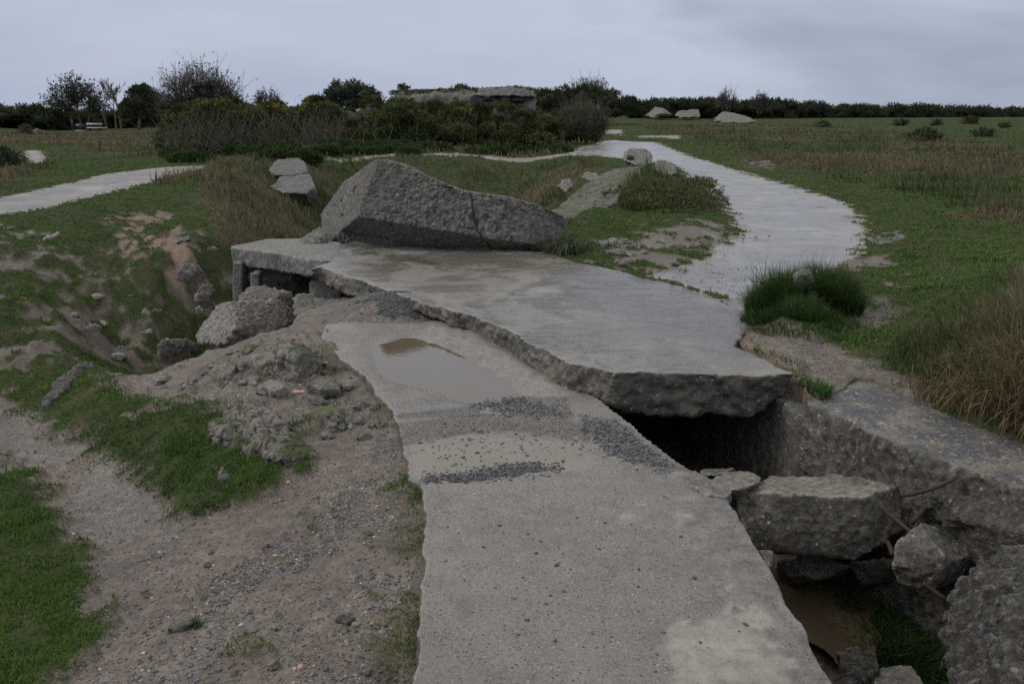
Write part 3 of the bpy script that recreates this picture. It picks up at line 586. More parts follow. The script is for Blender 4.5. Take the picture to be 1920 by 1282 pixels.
# puddle on it
xs, ys = np.meshgrid(np.linspace(PUD[:, 0].min() - .15, PUD[:, 0].max() + .15, 90), np.linspace(PUD[:, 1].min() - .15, PUD[:, 1].max() + .15, 90))
keep = poly_sd(PUD, xs.ravel(), ys.ravel()) < .10; idx = -np.ones(8100, int); idx[keep] = np.arange(keep.sum())
q = np.array([[a * 90 + b, a * 90 + b + 1, (a + 1) * 90 + b + 1, (a + 1) * 90 + b] for a in range(89) for b in range(89)]); q = idx[q]; q = q[(q >= 0).all(1)]
V = np.stack([xs.ravel()[keep], ys.ravel()[keep], np.full(keep.sum(), -.0235)], 1)
link('puddle_water', mesh_np('puddle_water', V, [q], True), MAT['water'], label='brown rain puddle on the walkway slab beside the tilted slab', cat='puddle', kind='stuff')

# big roof slab ------------------------------------------------------
def bigmask(me):
    P = getco(me); x, y = P[:, 0], P[:, 1]; n = fb2(x, y, 3, 4, 70); xj = x + n * .12; yj = y + n * .12
    silt = np.maximum(.9 * inpoly(PW([(760,480),(900,475),(1060,485),(1100,500),(1000,520),(860,510)], ZS), xj, yj, .03), .7 * inpoly(PW([(640,490),(760,480),(1000,520),(900,560),(700,525)], ZS), xj, yj, .03))
    moss = inpoly(PW([(690,468),(760,478),(880,500),(890,512),(830,505),(720,486),(640,480)], ZS), xj, yj, .012)
    wet = np.maximum(inpoly(PW([(1100,520),(1400,590),(1400,640),(1200,620),(1060,560)], ZS), xj, yj, .04), .7 * inpoly(PW([(1060,490),(1200,517),(1330,549),(1250,560),(1080,530)], ZS), xj, yj, .03))
    setcol(me, 'ma', np.stack([silt, moss, x * 0], 1)); setcol(me, 'mb', np.stack([wet, x * 0, x * 0], 1))
    P[:, 2] += (P[:, 2] > .1) * (np.floor(fb2(x * .5, y * 1.4, 1.3, 3, 72) * 5) / 5 * .012)
    putco(me, P)
BB = {0:(582,519),1:(600,528),2:(640,548),3:(692,562),4:(739,575),5:(801,592),6:(874,620),7:(947,660),8:(1005,700),9:(1062,729),10:(1095,744),11:(1140,752),12:(1184,776),13:(1300,780),14:(1400,779),15:(1470,742)}
bb = []
for i, p in enumerate(BIGW):
    if i in BB:
        q = PY(*BB[i], p[1] + (.02 if i > 9 else .01)); bb.append(q)
    else: bb.append(np.array([p[0], p[1], -.1]))
slab('roof_slab', BIGW, bb, .015, MAT['big'], 'large flat wet roof slab with a thick broken front edge over the trench', 'concrete slab', amp=.035, freq=4, fine=.010, cob=.03, flatz=ZS, seed=2, masks=bigmask)
# ledge slab
led_b = []
LB = {0:(437,497),1:(490,504),2:(523,507),3:(570,516),4:(600,512)}
for i, p in enumerate(LEDW): led_b.append(PY(*LB[i], p[1] + .02) if i in LB else np.array([p[0], p[1], -.08]))
slab('ledge_slab', LEDW + np.array([0, 0, .004]), led_b, .022, MAT['ledge'], 'grey cracked roof slab jutting left over the dark bunker opening', 'concrete slab', amp=.03, freq=4, fine=.008, flatz=ZS + .004, seed=3, cob=.015)
# pier under the ledge and inner wall
def boxpts(a, b, w): return None
def prism(px0, py0, px1, py1, t, depth, shrink=0):
    """box whose front face spans a pixel rectangle at distance t"""
    a = PT(px0, py0, t); b = PT(px1, py0, t); c = PT(px1, py1, t); d = PT(px0, py1, t); dv = np.array([0, depth, 0])
    return np.array([a, b, c, d, a + dv, b + dv, c + dv, d + dv])
COB = {'boulder': .035, 'rough_block_concrete': .03, 'pebbly_boulder_concrete': .035, 'pale_lichened_concrete': .035, 'weathered_limestone_rubble': .022, 'dark_pebbly_rubble_concrete': .014, 'dark_algae_concrete': .007, 'grey_ledge_concrete': .01}
def hsolid(name, pts, voxel, mat, label, cat, amp=.03, freq=4, fine=.008, seed=0, ridge=0, planes=None, cob=None, **kw):
    V, FS = hull(np.array(pts)); sz_ = float(np.ptp(V, 0).max()); cb = COB.get(mat.name, 0) if cob is None else cob; me = rough_solid(name, V, FS, voxel, amp, freq, fine, None, seed, ridge, planes, cb * min(1, sz_ / .6), 20 if sz_ > .5 else 30); return link(name, me, mat, label=label, cat=cat, **kw)
hsolid('concrete_pier', prism(436, 492, 453, 590, 9.75, .8), .018, MAT['wall'], 'upright concrete pier under the left end of the ledge slab', 'pier', amp=.006, fine=.004, cob=.004)
hsolid('inner_wall', prism(452, 492, 548, 526, 9.98, .15), .02, MAT['ledge'], 'pale recessed wall strip above the dark bunker opening', 'wall', amp=.012)
hsolid('concrete_stub', prism(469, 512, 485, 560, 9.62, .2), .015, MAT['wall'], 'short speckled concrete stub inside the dark bunker opening', 'concrete chunk', amp=.02)
hsolid('inner_wall', prism(580, 526, 640, 600, 9.3, .3), .03, MAT['ledge'], 'grey wall piece seen in the gap under the roof slab corner', 'wall', amp=.015)

iw = [PZ(1500, 752, .06), PZ(1550, 772, .06), PZ(1570, 760, .06), np.array([1.72, 6.4, 0]), np.array([1.45, 6.4, 0])]; iw = [np.array([q_[0], q_[1], -.02]) for q_ in iw]
hsolid('inner_wall', iw + [q_ - np.array([0, 0, 1.5]) for q_ in iw], .02, MAT['wall'], 'stained wall running back into the dark under the roof slab', 'wall', amp=.02, cob=.006)
hsolid('back_wall', prism(440, 486, 700, 620, 10.6, .25), .04, MAT['wall'], 'dark rear wall inside the bunker opening under the ledge slab', 'wall', amp=.01)
# right trench wall -------------------------------------------------
rb = RWW.copy(); rb[:, 2] = -1.5
def nomask(me): n = len(me.vertices); P = getco(me); setcol(me, 'ma', np.zeros((n, 3))); w = fb2(P[:, 0], P[:, 1], 1.2, 3, 80); setcol(me, 'mb', np.stack([.3 + w, w * 0, sstep(-.1, .5, w + .25)], 1))
k = M('trench_wall_concrete')
MAT['rwall'] = None
k, col, rg, nrm = concrete('trench_wall_concrete', (.058, .05, .036), (.115, .098, .072), peb=36, pebc=.6, lichen=.4, moss=.25, dark=.55, rough=.8, bump=.014, streak=.55)
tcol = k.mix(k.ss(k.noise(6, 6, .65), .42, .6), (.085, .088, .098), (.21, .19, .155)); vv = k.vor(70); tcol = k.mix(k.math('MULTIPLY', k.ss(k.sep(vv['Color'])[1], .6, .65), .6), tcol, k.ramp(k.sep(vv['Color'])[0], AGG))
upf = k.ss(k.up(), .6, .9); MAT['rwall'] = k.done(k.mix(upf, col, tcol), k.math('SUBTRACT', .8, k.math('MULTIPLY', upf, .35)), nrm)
slab('trench_wall', RWW, rb, .02, MAT['rwall'], 'thick concrete trench wall with a wet speckled top under the tan grass', 'wall', amp=.04, freq=4, fine=.012, flatz=.06, seed=4, cob=.03, cobf=18)
def P3(l): return [PT(*p) for p in l]
# broken wall face bulging into the trench
o = hsolid('broken_wall', P3([(1700,872,4.45),(1690,905,4.5),(1735,990,4.3),(1800,1070,4.05),(1935,1080,3.8),(2050,960,3.75),(2000,940,3.95),(1900,915,4.05),(1800,885,4.25),(1740,868,4.45),(1760,930,4.15),(1850,980,3.85),(1930,1010,3.7),(2060,1100,3.6),(1960,930,4.5),(1740,1120,4.6),(2000,1250,4.2)]), .014, MAT['pitrough'], 'crumbling broken wall end full of pebbles with bent rebar sticking out', 'broken wall', amp=.08, freq=2.6, fine=.02, seed=6, ridge=.05)
def tube(pts, r, sides=6):
    pts = np.array(pts); V = []; n = len(pts); Fq = []
    for i, p in enumerate(pts):
        t = pts[min(i + 1, n - 1)] - pts[max(i - 1, 0)]; t = t / (np.linalg.norm(t) + 1e-9); a = np.cross(t, [0, 0, 1]) if abs(t[2]) < .9 else np.cross(t, [1, 0, 0]); a /= np.linalg.norm(a); b = np.cross(t, a)
        rad = r[i] if hasattr(r, '__len__') else r
        for s in range(sides): V.append(p + rad * (math.cos(2 * math.pi * s / sides) * a + math.sin(2 * math.pi * s / sides) * b))
    for i in range(n - 1):
        for s in range(sides): Fq.append([i * sides + s, i * sides + (s + 1) % sides, (i + 1) * sides + (s + 1) % sides, (i + 1) * sides + s])
    return np.array(V), [np.array(Fq), np.arange(sides)[None, ::-1], (n - 1) * sides + np.arange(sides)[None]]
def bez(a, b, c, n=10): return [a * (1 - t) ** 2 + 2 * b * t * (1 - t) + c * t * t for t in np.linspace(0, 1, n)]
def rebar(a, b, c, r, parent=None, label=None):
    V, FS = tube(bez(np.array(a), np.array(b), np.array(c)), r); return link('rebar', mesh_np('rebar', V, FS, True), MAT['rust'], parent, label=label, **({} if parent else dict(cat='steel bar')))
rebar(PT(1688,928,4.1), PT(1740,925,4.0), PT(1792,895,4.05), .011, o)
rebar(PT(1708,980,4.15), PT(1725,965,4.1), PT(1745,940,4.3), .014, o)
# tilted block in the trench
tb = hsolid('trench_block', P3([(1378,925,4.55),(1440,893,4.9),(1560,893,4.75),(1700,905,4.42),(1612,932,4.2),(1470,926,4.35),(1395,1000,4.45),(1420,1025,4.45),(1510,1040,4.4),(1600,1048,4.3),(1650,1030,4.25),(1700,985,4.35),(1690,1000,4.7),(1440,1030,4.9)]), .013, MAT['pitblock'], 'big tilted algae-stained concrete block lying across the trench', 'concrete block', amp=.035, freq=4, fine=.008, seed=8)
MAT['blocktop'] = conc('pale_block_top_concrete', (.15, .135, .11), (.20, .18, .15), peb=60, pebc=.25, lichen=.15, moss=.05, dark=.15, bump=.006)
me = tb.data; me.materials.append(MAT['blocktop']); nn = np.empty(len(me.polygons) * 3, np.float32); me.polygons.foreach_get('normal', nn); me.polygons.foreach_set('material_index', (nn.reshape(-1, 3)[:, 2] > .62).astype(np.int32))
rebar(PT(1650,948,4.15), PT(1680,975,4.1), PT(1712,1000,4.0), .011, tb)
rebar(PT(1664,1016,4.2), PT(1670,1025,4.1), PT(1674,1040,4.05), .013, tb)
rebar(PT(1338,917,4.4), PT(1358,926,4.42), PT(1378,928,4.5), .008, tb)
b2 = hsolid('tumbled_block', P3([(1725,976,3.95),(1745,985,4.1),(1690,1010,3.85),(1668,1060,3.85),(1680,1085,3.9),(1735,1114,3.85),(1755,1100,3.8),(1770,1045,3.75),(1828,1040,4.05),(1822,1060,4.1),(1780,1080,4.2),(1800,1010,4.2),(1700,1090,4.2),(1840,1060,4.4)]), .011, MAT['pitblock'], 'smaller fallen concrete block wedged against the broken wall', 'concrete block', amp=.03, freq=5, fine=.01, seed=9)
rebar(PT(1730,1092,3.8), PT(1750,1108,3.78), PT(1772,1122,3.75), .011, b2)
hsolid('leaning_wall_chunk', P3([(1835,1058,3.55),(1930,1025,3.5),(2100,1000,3.5),(1790,1120,3.35),(1782,1180,3.2),(1772,1290,2.9),(1765,1420,2.6),(1850,1120,3.0),(1900,1250,2.6),(2100,1200,2.5),(2150,1450,2.2),(1850,1450,2.4),(2200,1100,3.4),(1900,1300,3.9),(1860,1200,4.0)]), .011, MAT['pitrough'], 'pebbly leaning chunk of broken wall in the bottom right corner', 'broken wall', amp=.05, freq=4, fine=.024, seed=10, ridge=.045)
hsolid('flat_rubble', P3([(1311,880,4.9),(1380,877,5.0),(1350,888,4.7),(1312,892,4.75),(1330,900,4.9),(1382,884,5.2)]), .012, MAT['pitblock'], 'thin flat slab fragment at the far end of the trench rubble', 'rubble', amp=.012, freq=6, seed=11)
hsolid('flat_rubble', P3([(1322,905,4.6),(1350,884,4.8),(1400,882,4.85),(1428,893,4.7),(1420,905,4.5),(1375,920,4.4),(1330,925,4.5),(1400,960,4.8),(1330,930,4.8)]), .012, MAT['blocktop'], 'pale layered slab fragment between the walkway edge and the trench block', 'rubble', amp=.015, freq=6, seed=12)
hsolid('rubble_stone', P3([(1422,1028,4.35),(1452,1033,4.3),(1452,1062,4.3),(1438,1066,4.2),(1420,1060,4.6),(1450,1040,4.7)]), .012, MAT['blocktop'], 'small pale stone under the left end of the trench block', 'stone', amp=.01, seed=13)
hsolid('rubble_stone', P3([(1455,1050,4.6),(1540,1042,4.5),(1600,1055,4.45),(1530,1088,4.5),(1480,1080,4.6),(1590,1080,4.8),(1450,1100,5)]), .015, MAT['pitblock'], 'dark wedge of rubble in the shade beneath the trench block', 'rubble', amp=.03, seed=14)
hsolid('rubble_stone', P3([(1590,1050,4.5),(1690,1040,4.4),(1700,1080,4.5),(1620,1095,4.5),(1690,1100,4.9),(1600,1110,5)]), .015, MAT['pitblock'], 'dark rubble lump under the right end of the trench block', 'rubble', amp=.03, seed=15)
hsolid('mossy_rubble', P3([(1568,1245,3.75),(1578,1222,3.75),(1600,1212,3.8),(1640,1225,3.8),(1645,1250,3.7),(1600,1300,3.5),(1560,1300,3.6),(1650,1300,3.7),(1600,1350,4.2)]), .010, MAT['pitrough'], 'dark pebbly rubble lump at the bottom edge beside the walkway slab', 'rubble', amp=.03, freq=7, fine=.014, seed=16)
hsolid('flat_stone', P3([(1636,1262,3.7),(1655,1248,3.8),(1710,1244,3.8),(1745,1300,3.55),(1640,1310,3.5),(1690,1400,3.9)]), .010, MAT['blocktop'], 'flat pale brown stone on the trench floor at the bottom edge', 'stone', amp=.012, freq=6, seed=17)
hsolid('edge_flake', [p + np.array([0, 0, .012]) for p in PW([(1285,900),(1330,905),(1372,925),(1365,935),(1320,930),(1290,912)])] + [p - np.array([0, 0, .05]) for p in PW([(1285,900),(1330,905),(1372,925),(1365,935),(1320,930),(1290,912)])], .01, MAT['ledge'], 'thin flake splitting from the walkway slab edge above the trench', 'concrete flake', amp=.012, freq=8, seed=18)

# ------------------------------------------------------------------ the big tilted block
tB = tdist(PZ(800, 470, ZS))
FR = [(706,299,9.75),(735,303,9.72),(772,314,9.7),(800,330,9.66),(850,351,9.62),(882,359,9.6),(950,369,9.6),(1010,384,9.65),(1055,404,9.75),(1062,432,9.8),(1045,462,9.62),(985,455,9.5),(920,448,9.48),(860,437,9.5),(800,426,9.52),(735,416,9.55),(670,405,9.6)]
MI = [(642,343,11.6),(735,303,10.7),(772,316,10.7),(800,333,10.7),(850,356,10.6),(882,366,10.5),(950,380,10.5),(1010,395,10.5),(1058,415,10.4),(1062,440,10.2),(1048,468,9.9),(985,468,9.7),(920,466,9.68),(860,462,9.72),(800,458,9.78),(735,450,9.85),(636,434,10.5)]
BK = [(600,405,12.0),(735,390,11.6),(772,395,11.6),(800,400,11.6),(850,405,11.5),(882,410,11.5),(950,415,11.3),(1010,420,11.2),(1055,430,10.9),(1058,445,10.6),(1040,476,10.0),(985,480,9.75),(920,479,9.75),(860,475,9.85),(800,471,9.95),(735,468,10.0),(610,465,10.9)]
V, FS = loft([np.array(P3(FR)), np.array(P3(MI)), np.array(P3(BK))])
me = rough_solid('tilted_block', V, FS, .013, .016, 3.2, .010, None, 21, .0, None, .016, 24)
blk = link('tilted_block', me, MAT['block'], label='massive tilted concrete block with rusty bar stubs resting on the roof slab', cat='concrete block')
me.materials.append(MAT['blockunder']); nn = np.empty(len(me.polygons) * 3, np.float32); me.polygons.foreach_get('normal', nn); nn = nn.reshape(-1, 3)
me.materials.append(MAT['block_lit_faces'])
me.polygons.foreach_set('material_index', np.where(nn[:, 2] < -.45, 1, np.where((nn @ np.array([-.93, -.3, .2])) > .62, 2, np.where(nn[:, 2] > .74, 2, 0))).astype(np.int32))  # left and top faces get the paler mix: light painted in by face direction
bpy.context.view_layer.update()
dg = bpy.context.evaluated_depsgraph_get()
from mathutils.bvhtree import BVHTree
def onsurf(o):
    bpy.context.view_layer.update(); dg = bpy.context.evaluated_depsgraph_get(); bv = BVHTree.FromObject(o, dg); mi = o.matrix_world.inverted()
    def f(px, py):
        d = Vector(raydir(px, py)); h = bv.ray_cast(Vector((0, 0, CAMH)), d.normalized())
        return (np.array(h[0]), np.array(h[1])) if h[0] else None
    return f
sf = onsurf(blk)
for (a, b, c, d) in [(737,408,733,424),(783,408,779,424),(797,412,806,396),(812,398,815,394),(835,410,833,424),(862,416,858,430),(880,414,884,398),(905,424,902,438),(925,410,928,420),(948,380,949,392),(938,398,945,404),(820,347,850,352),(757,343,755,352),(668,345,664,360),(641,400,643,404),(935,376,942,377),(960,438,958,448),(770,368,771,372),(640,372,641,377),(745,395,744,400),(876,392,870,400),(893,408,896,416)]:
    h1, h2 = sf(a, b), sf(c, d)
    if h1 and h2:
        p1 = h1[0] + h1[1] * .004; p2 = h2[0] + h2[1] * .004; rebar(p1 - h1[1] * .03, (p1 + p2) / 2 + h1[1] * .03, p2 + h2[1] * .012, .0095, blk)
# crack running down the block, a thin dark ribbon sunk along its face
cps = []
for (a, b) in [(881,362),(884,372),(886,384),(887,396),(890,408),(893,420),(896,432),(903,442),(908,450),(916,460),(922,468)]:
    h = sf(a + random.Random(a).uniform(-1.5, 1.5), b)
    if h is not None: cps.append(h[0] + h[1] * .001)
V, FS = tube(cps, .010, 4); link('crack', mesh_np('crack', V, FS), MAT['crack'], blk)
hsolid('leaning_slab', P3([(553,458,10.3),(575,440,10.4),(600,426,10.6),(612,440,10.2),(612,463,10.15),(600,466,10.1),(560,464,10.0),(600,440,11.2),(560,480,11)]), .02, MAT['boulder'], 'pebbly slab piece leaning against the left end of the tilted block', 'concrete chunk', amp=.025, seed=22)

# ------------------------------------------------------------------ rubble and boulders standing on the ground
def grock(name, pts, mat, label, cat='boulder', amp=.03, freq=5, voxel=None, seed=0, ridge=0, fine=.008, back=.6, **kw):
    """pts: (px, py where it meets the ground, py of its top edge there)"""
    P = []; c = []
    for px, pb, pt in pts:
        g = G(px, pb); t = tdist(g); up_ = PT(px, pt, t); P.append(g - [0, 0, .12]); c.append(g); P.append(np.array([g[0], g[1], up_[2]]))
    c = np.array(c); P = np.array(P); w = np.ptp(c[:, 0]) * back; top = P[1::2]; hi = top[:, 2].max() - c[:, 2].mean()
    ex = top.mean(0) + [0, w, -hi * .35]; P = np.concatenate([P, [ex, ex - [w * .3, 0, hi * .3], ex + [w * .3, 0, -hi * .3], ex - [0, 0, hi + .15]]])
    vox = voxel or max(.006, .0028 * tdist(c.mean(0)))
    return hsolid(name, P, vox, mat, label, cat, amp=amp, freq=freq, fine=fine, seed=seed, ridge=ridge, **kw)
# rubble apron of the bunker opening
hsolid('sloping_rubble', P3([(440,575,9.2),(455,545,9.4),(468,536,9.4),(500,540,9.4),(545,546,9.2),(560,560,9.2),(545,585,9.4),(440,620,9.3),(560,600,9.4),(440,640,9.4),(560,620,9.4)]), .022, MAT['boulder'], 'rounded grey rubble mass filling the foot of the bunker opening', 'rubble', amp=.05, freq=3, seed=30)
wb = hsolid('pale_faced_block', P3([(437,568,8.3),(409,574,9.0),(366,630,8.8),(372,642,8.5),(421,642,7.95),(442,614,7.9),(523,561,8.9),(553,583,8.95),(553,603,8.8),(480,630,8.1),(440,660,8.0),(540,650,8.8),(400,640,9.2)]), .018, MAT['boulder'], 'square-cut concrete block with a pale lichened left face in the rubble', 'concrete block', amp=.02, freq=5, seed=31)
me = wb.data; me.materials.append(MAT['whiteface']); nn = np.empty(len(me.polygons) * 3, np.float32); me.polygons.foreach_get('normal', nn); nn = nn.reshape(-1, 3); me.polygons.foreach_set('material_index', (nn @ np.array([-.8, -.5, .25]) > .6).astype(np.int32))
hsolid('boulder', P3([(548,560,8.7),(565,548,8.9),(590,552,8.8),(603,568,8.5),(598,588,8.3),(572,596,8.2),(552,590,8.4),(580,610,8.8)]), .016, MAT['boulder'], 'rounded pale boulder right of the square-cut block', 'boulder', amp=.03, seed=32)
hsolid('rubble_ridge', P3([(590,560,8.6),(655,560,8.3),(690,575,7.9),(640,600,7.7),(590,600,8.0),(650,620,8.2)]), .02, MAT['boulder'], 'low dusty rubble lip below the roof slab corner', 'rubble', amp=.03, seed=33)
grock('boulder', [(296,672,640),(320,672,630),(352,662,631),(378,652,640),(340,675,650),(300,678,660)], MAT['boulder'], 'flat-topped pebbly boulder on the rim above the dirt hollow', seed=34, amp=.025)
grock('ridge_rock', [(78,768,756),(95,748,728),(120,722,700),(150,702,680),(178,694,676),(176,702,690),(130,738,722),(92,768,755)], MAT['pitrough'], 'long narrow jagged rock ridge at the left of the grass bank', 'rock', seed=35, amp=.03, freq=9, fine=.014, back=.05)
grock('mossy_rock', [(520,690,655),(535,690,638),(560,688,634),(590,690,650),(602,692,670),(560,700,660),(525,700,670)], MAT['outcrop'], 'mossy hollowed rock lump left of the puddle', 'rock', seed=36, amp=.035, freq=7, ridge=.03, fine=.012)
grock('mossy_rock', [(470,690,672),(490,688,660),(515,682,650),(520,695,670),(485,700,685)], MAT['outcrop'], 'low slanting mossy rock just left of the hollowed rock lump', 'rock', seed=37, amp=.025, freq=8, ridge=.02)
grock('mossy_rock', [(395,706,694),(420,700,678),(445,695,676),(440,712,695),(400,716,706)], MAT['outcrop'], 'low grey and green rock strip on the gravel slope below the square-cut block', 'rock', seed=38, amp=.02, freq=8)
grock('stone', [(492,734,722),(505,730,709),(522,730,712),(538,736,724),(510,742,730)], MAT['outcrop'], 'rounded tan stone in gravel beside the orange tile pieces', 'stone', seed=39, amp=.012, freq=10)
grock('stone', [(522,705,698),(540,703,693),(560,703,697),(545,712,706)], MAT['boulder'], 'small grey stone under the hollowed mossy rock', 'stone', seed=40, amp=.01, freq=12)
grock('stone', [(445,728,718),(465,722,705),(488,720,703),(480,732,718)], MAT['outcrop'], 'angular stone in the gravel left of the rounded tan stone', 'stone', seed=41, amp=.014, freq=10)
grock('rock_outcrop', [(402,815,790),(412,800,775),(440,785,756),(470,785,752),(492,790,762),(515,800,782),(530,825,806),(565,845,820),(590,862,852),(560,872,858),(500,870,852),(450,850,830),(415,835,815)], MAT['outcrop'], 'large craggy mossy rock outcrop in the grass bank', 'rock', seed=42, amp=.05, freq=6, ridge=.05, fine=.018, voxel=.009, back=.2)
grock('pointed_stone', [(408,905,895),(414,906,869),(422,906,868),(434,905,890),(420,912,900)], MAT['outcrop'], 'small upright pointed stone at the foot of the grass bank', 'stone', seed=43, amp=.01, freq=12, back=.3)
grock('stone', [(620,792,780),(632,792,767),(650,788,778),(638,796,785)], MAT['outcrop'], 'pale triangular stone on gravel left of the walkway slab', 'stone', seed=44, amp=.008, freq=12, back=.4)
grock('rubble_ridge', [(565,782,772),(590,770,760),(615,768,760),(650,776,766),(600,790,780)], MAT['outcrop'], 'low pebbly ridge behind the pale triangular stone', 'rubble', seed=45, amp=.015, freq=9, back=.3)
grock('stone', [(576,728,716),(600,722,706),(622,726,712),(640,735,728),(600,738,726)], MAT['boulder'], 'flat grey stone at the walkway slab corner next to a grass tuft', 'stone', seed=46, amp=.012, freq=9)
grock('stone', [(222,792,784),(232,784,770),(252,776,772),(246,784,778)], MAT['outcrop'], 'small narrow stone poking out of the grass bank', 'stone', seed=47, amp=.01, freq=10, back=.2)
grock('stone', [(495,1060,1050),(520,1050,1042),(568,1040,1038),(560,1050,1046),(510,1068,1060)], MAT['outcrop'], 'flat yellowish stone sunk in the foreground gravel', 'stone', seed=48, amp=.006, freq=12, back=.1)
grock('stone', [(312,1185,1178),(340,1172,1160),(372,1160,1152),(352,1178,1168)], MAT['boulder'], 'thin slanting brown stone with a grass tuft in the foreground dirt', 'stone', seed=49, amp=.006, freq=12, back=.15)
grock('stone', [(628,1165,1155),(645,1160,1145),(670,1162,1155),(650,1172,1165)], MAT['pitrough'], 'dark lump of stone in gravel near the walkway slab edge', 'stone', seed=50, amp=.008, freq=12, back=.3)
grock('stone', [(555,1252,1248),(562,1250,1241),(574,1252,1246),(564,1258,1252)], MAT['tile'], 'reddish brick fragment near the bottom edge', 'stone', seed=51, amp=.004, freq=12, back=.4)
grock('boulder', [(332,520,505),(345,515,492),(372,512,492),(386,520,506),(360,528,515)], MAT['boulder'], 'round dark boulder half buried in the far dirt bank', seed=52, amp=.04)
grock('boulder', [(362,560,548),(385,556,526),(400,552,528),(394,580,560),(372,575,560)], MAT['boulder'], 'angular upright slab in the bank left of the bunker opening', seed=53, amp=.03)
grock('stone', [(362,588,575),(378,586,570),(385,592,580),(370,596,588)], MAT['whiteface'], 'small pale stone below the angular upright slab', 'stone', seed=54, amp=.02)
grock('stone', [(155,625,612),(170,620,606),(195,618,608),(180,632,622)], MAT['boulder'], 'brown clod-like stone near the bottom of the dirt bank', 'stone', seed=55, amp=.03)
grock('stone', [(228,560,552),(245,556,548),(262,560,553),(245,566,560)], MAT['boulder'], 'dark stone in the middle of the dirt bank', 'stone', seed=56, amp=.03)
grock('stone', [(262,590,580),(285,585,574),(305,588,578),(285,598,590)], MAT['boulder'], 'flat stone between grass patches low in the dirt bank', 'stone', seed=57, amp=.03)
grock('stone', [(65,460,455),(100,445,438),(130,430,426),(110,444,440)], MAT['whiteface'], 'thin strip of pale stone in the turf near the left path', 'stone', seed=58, amp=.015, back=.05)
grock('stone', [(385,470,463),(400,467,460),(412,470,464)], MAT['boulder'], 'dark low stone at the edge of the turf behind the pier', 'stone', seed=59, amp=.02)
for i, (a, b, s, l) in enumerate([(455,735,.035,'half-buried pebble-sized rock on the gravel slope'),(275,622,.07,'small stone at the edge of the dirt hollow'),(620,688,.05,'small grey stone close to the puddle'),(470,1180,.03,'small pale stone in the foreground gravel'),(640,1180,.03,'small tan stone under the dark lump in the gravel')]):
    g = G(a, b); rs = np.random.default_rng(i).normal(size=(14, 3)); rs /= np.linalg.norm(rs, axis=1)[:, None]
    hsolid('stone', g + rs * np.array([1.2, 1, .7]) * s, max(.005, s / 9), MAT['outcrop'], l, 'stone', amp=s * .15, freq=12, seed=i + 90, fine=.002)
for i, (a, b, w) in enumerate([(562,739,.045),(609,684,.03)]):
    g = G(a, b) + [0, 0, .012]; p = [g + np.array([dx * w, dy * w * .5, dz]) for dx in (-1, .8) for dy in (-1, 1) for dz in (0, .014)]
    hsolid('tile_fragment', p, .006, MAT['tile'], ['long flat orange tile fragment on the gravel', 'tiny orange tile fragment near the puddle'][i], 'tile fragment', amp=.004, freq=20, fine=.001, seed=i)
protos = []
for i in range(5):
    q_ = np.random.default_rng(200 + i).normal(size=(16, 3)); q_ /= np.linalg.norm(q_, axis=1)[:, None]; V, FS = hull(q_ * np.array([.1, .075, .05]))
    protos.append(rough_solid('stone', V, FS, .008, .02, 9, .006, None, i, 0, None, .012, 24)); protos[-1].materials.append(MAT[['outcrop', 'boulder', 'outcrop', 'whiteface', 'boulder'][i]])
def scatter(n, box_, lab, grp, lo, hi, seed):
    rs = np.random.default_rng(seed)
    for i in range(n):
        for _ in range(30):
            px, py = rs.uniform(box_[0], box_[2]), rs.uniform(box_[1], box_[3]); g = G(px, py)
            if outside_concrete(g[:1], g[1:2], .1)[0] and regions(g[:1], g[1:2])['bare'][0] > .5: break
        o = bpy.data.objects.new('stone', protos[rs.integers(5)]); COL.objects.link(o); s_ = rs.uniform(lo, hi) * (1.6 if rs.random() < .12 else 1)
        o.location = (g[0], g[1], float(hfull(g[:1], g[1:2])[0]) + .01 * s_); o.rotation_euler = (rs.normal(0, .3), rs.normal(0, .3), rs.uniform(0, 6.28)); o.scale = (s_, s_ * rs.uniform(.7, 1.2), s_ * rs.uniform(.6, 1.2)); tag(o, lab, 'stone', grp)
def outside_concrete(x, y, m=.0):
    k = np.ones(len(x), bool)
    for q in (WALKW, BIGW, LEDW, RWW, PIT, VOID): k &= poly_sd(q, x, y) > m
    return k
scatter(45, (300, 640, 690, 830), 'small rough stone loose among the rubble left of the puddle', 'small stones on the rubble slope', .25, .9, 1)
scatter(8, (20, 430, 420, 690), 'small stone half buried in the brown dirt bank at the left', 'small stones in the dirt bank', .5, 1.5, 2)
scatter(16, (1130, 440, 1330, 510), 'small stone on the bare patch behind the roof slab', 'small stones by the gravel path', .4, 1.0, 3)
scatter(30, (280, 960, 740, 1270), 'small flat stone lying in the foreground gravel', 'small stones in the foreground gravel', .12, .32, 4)
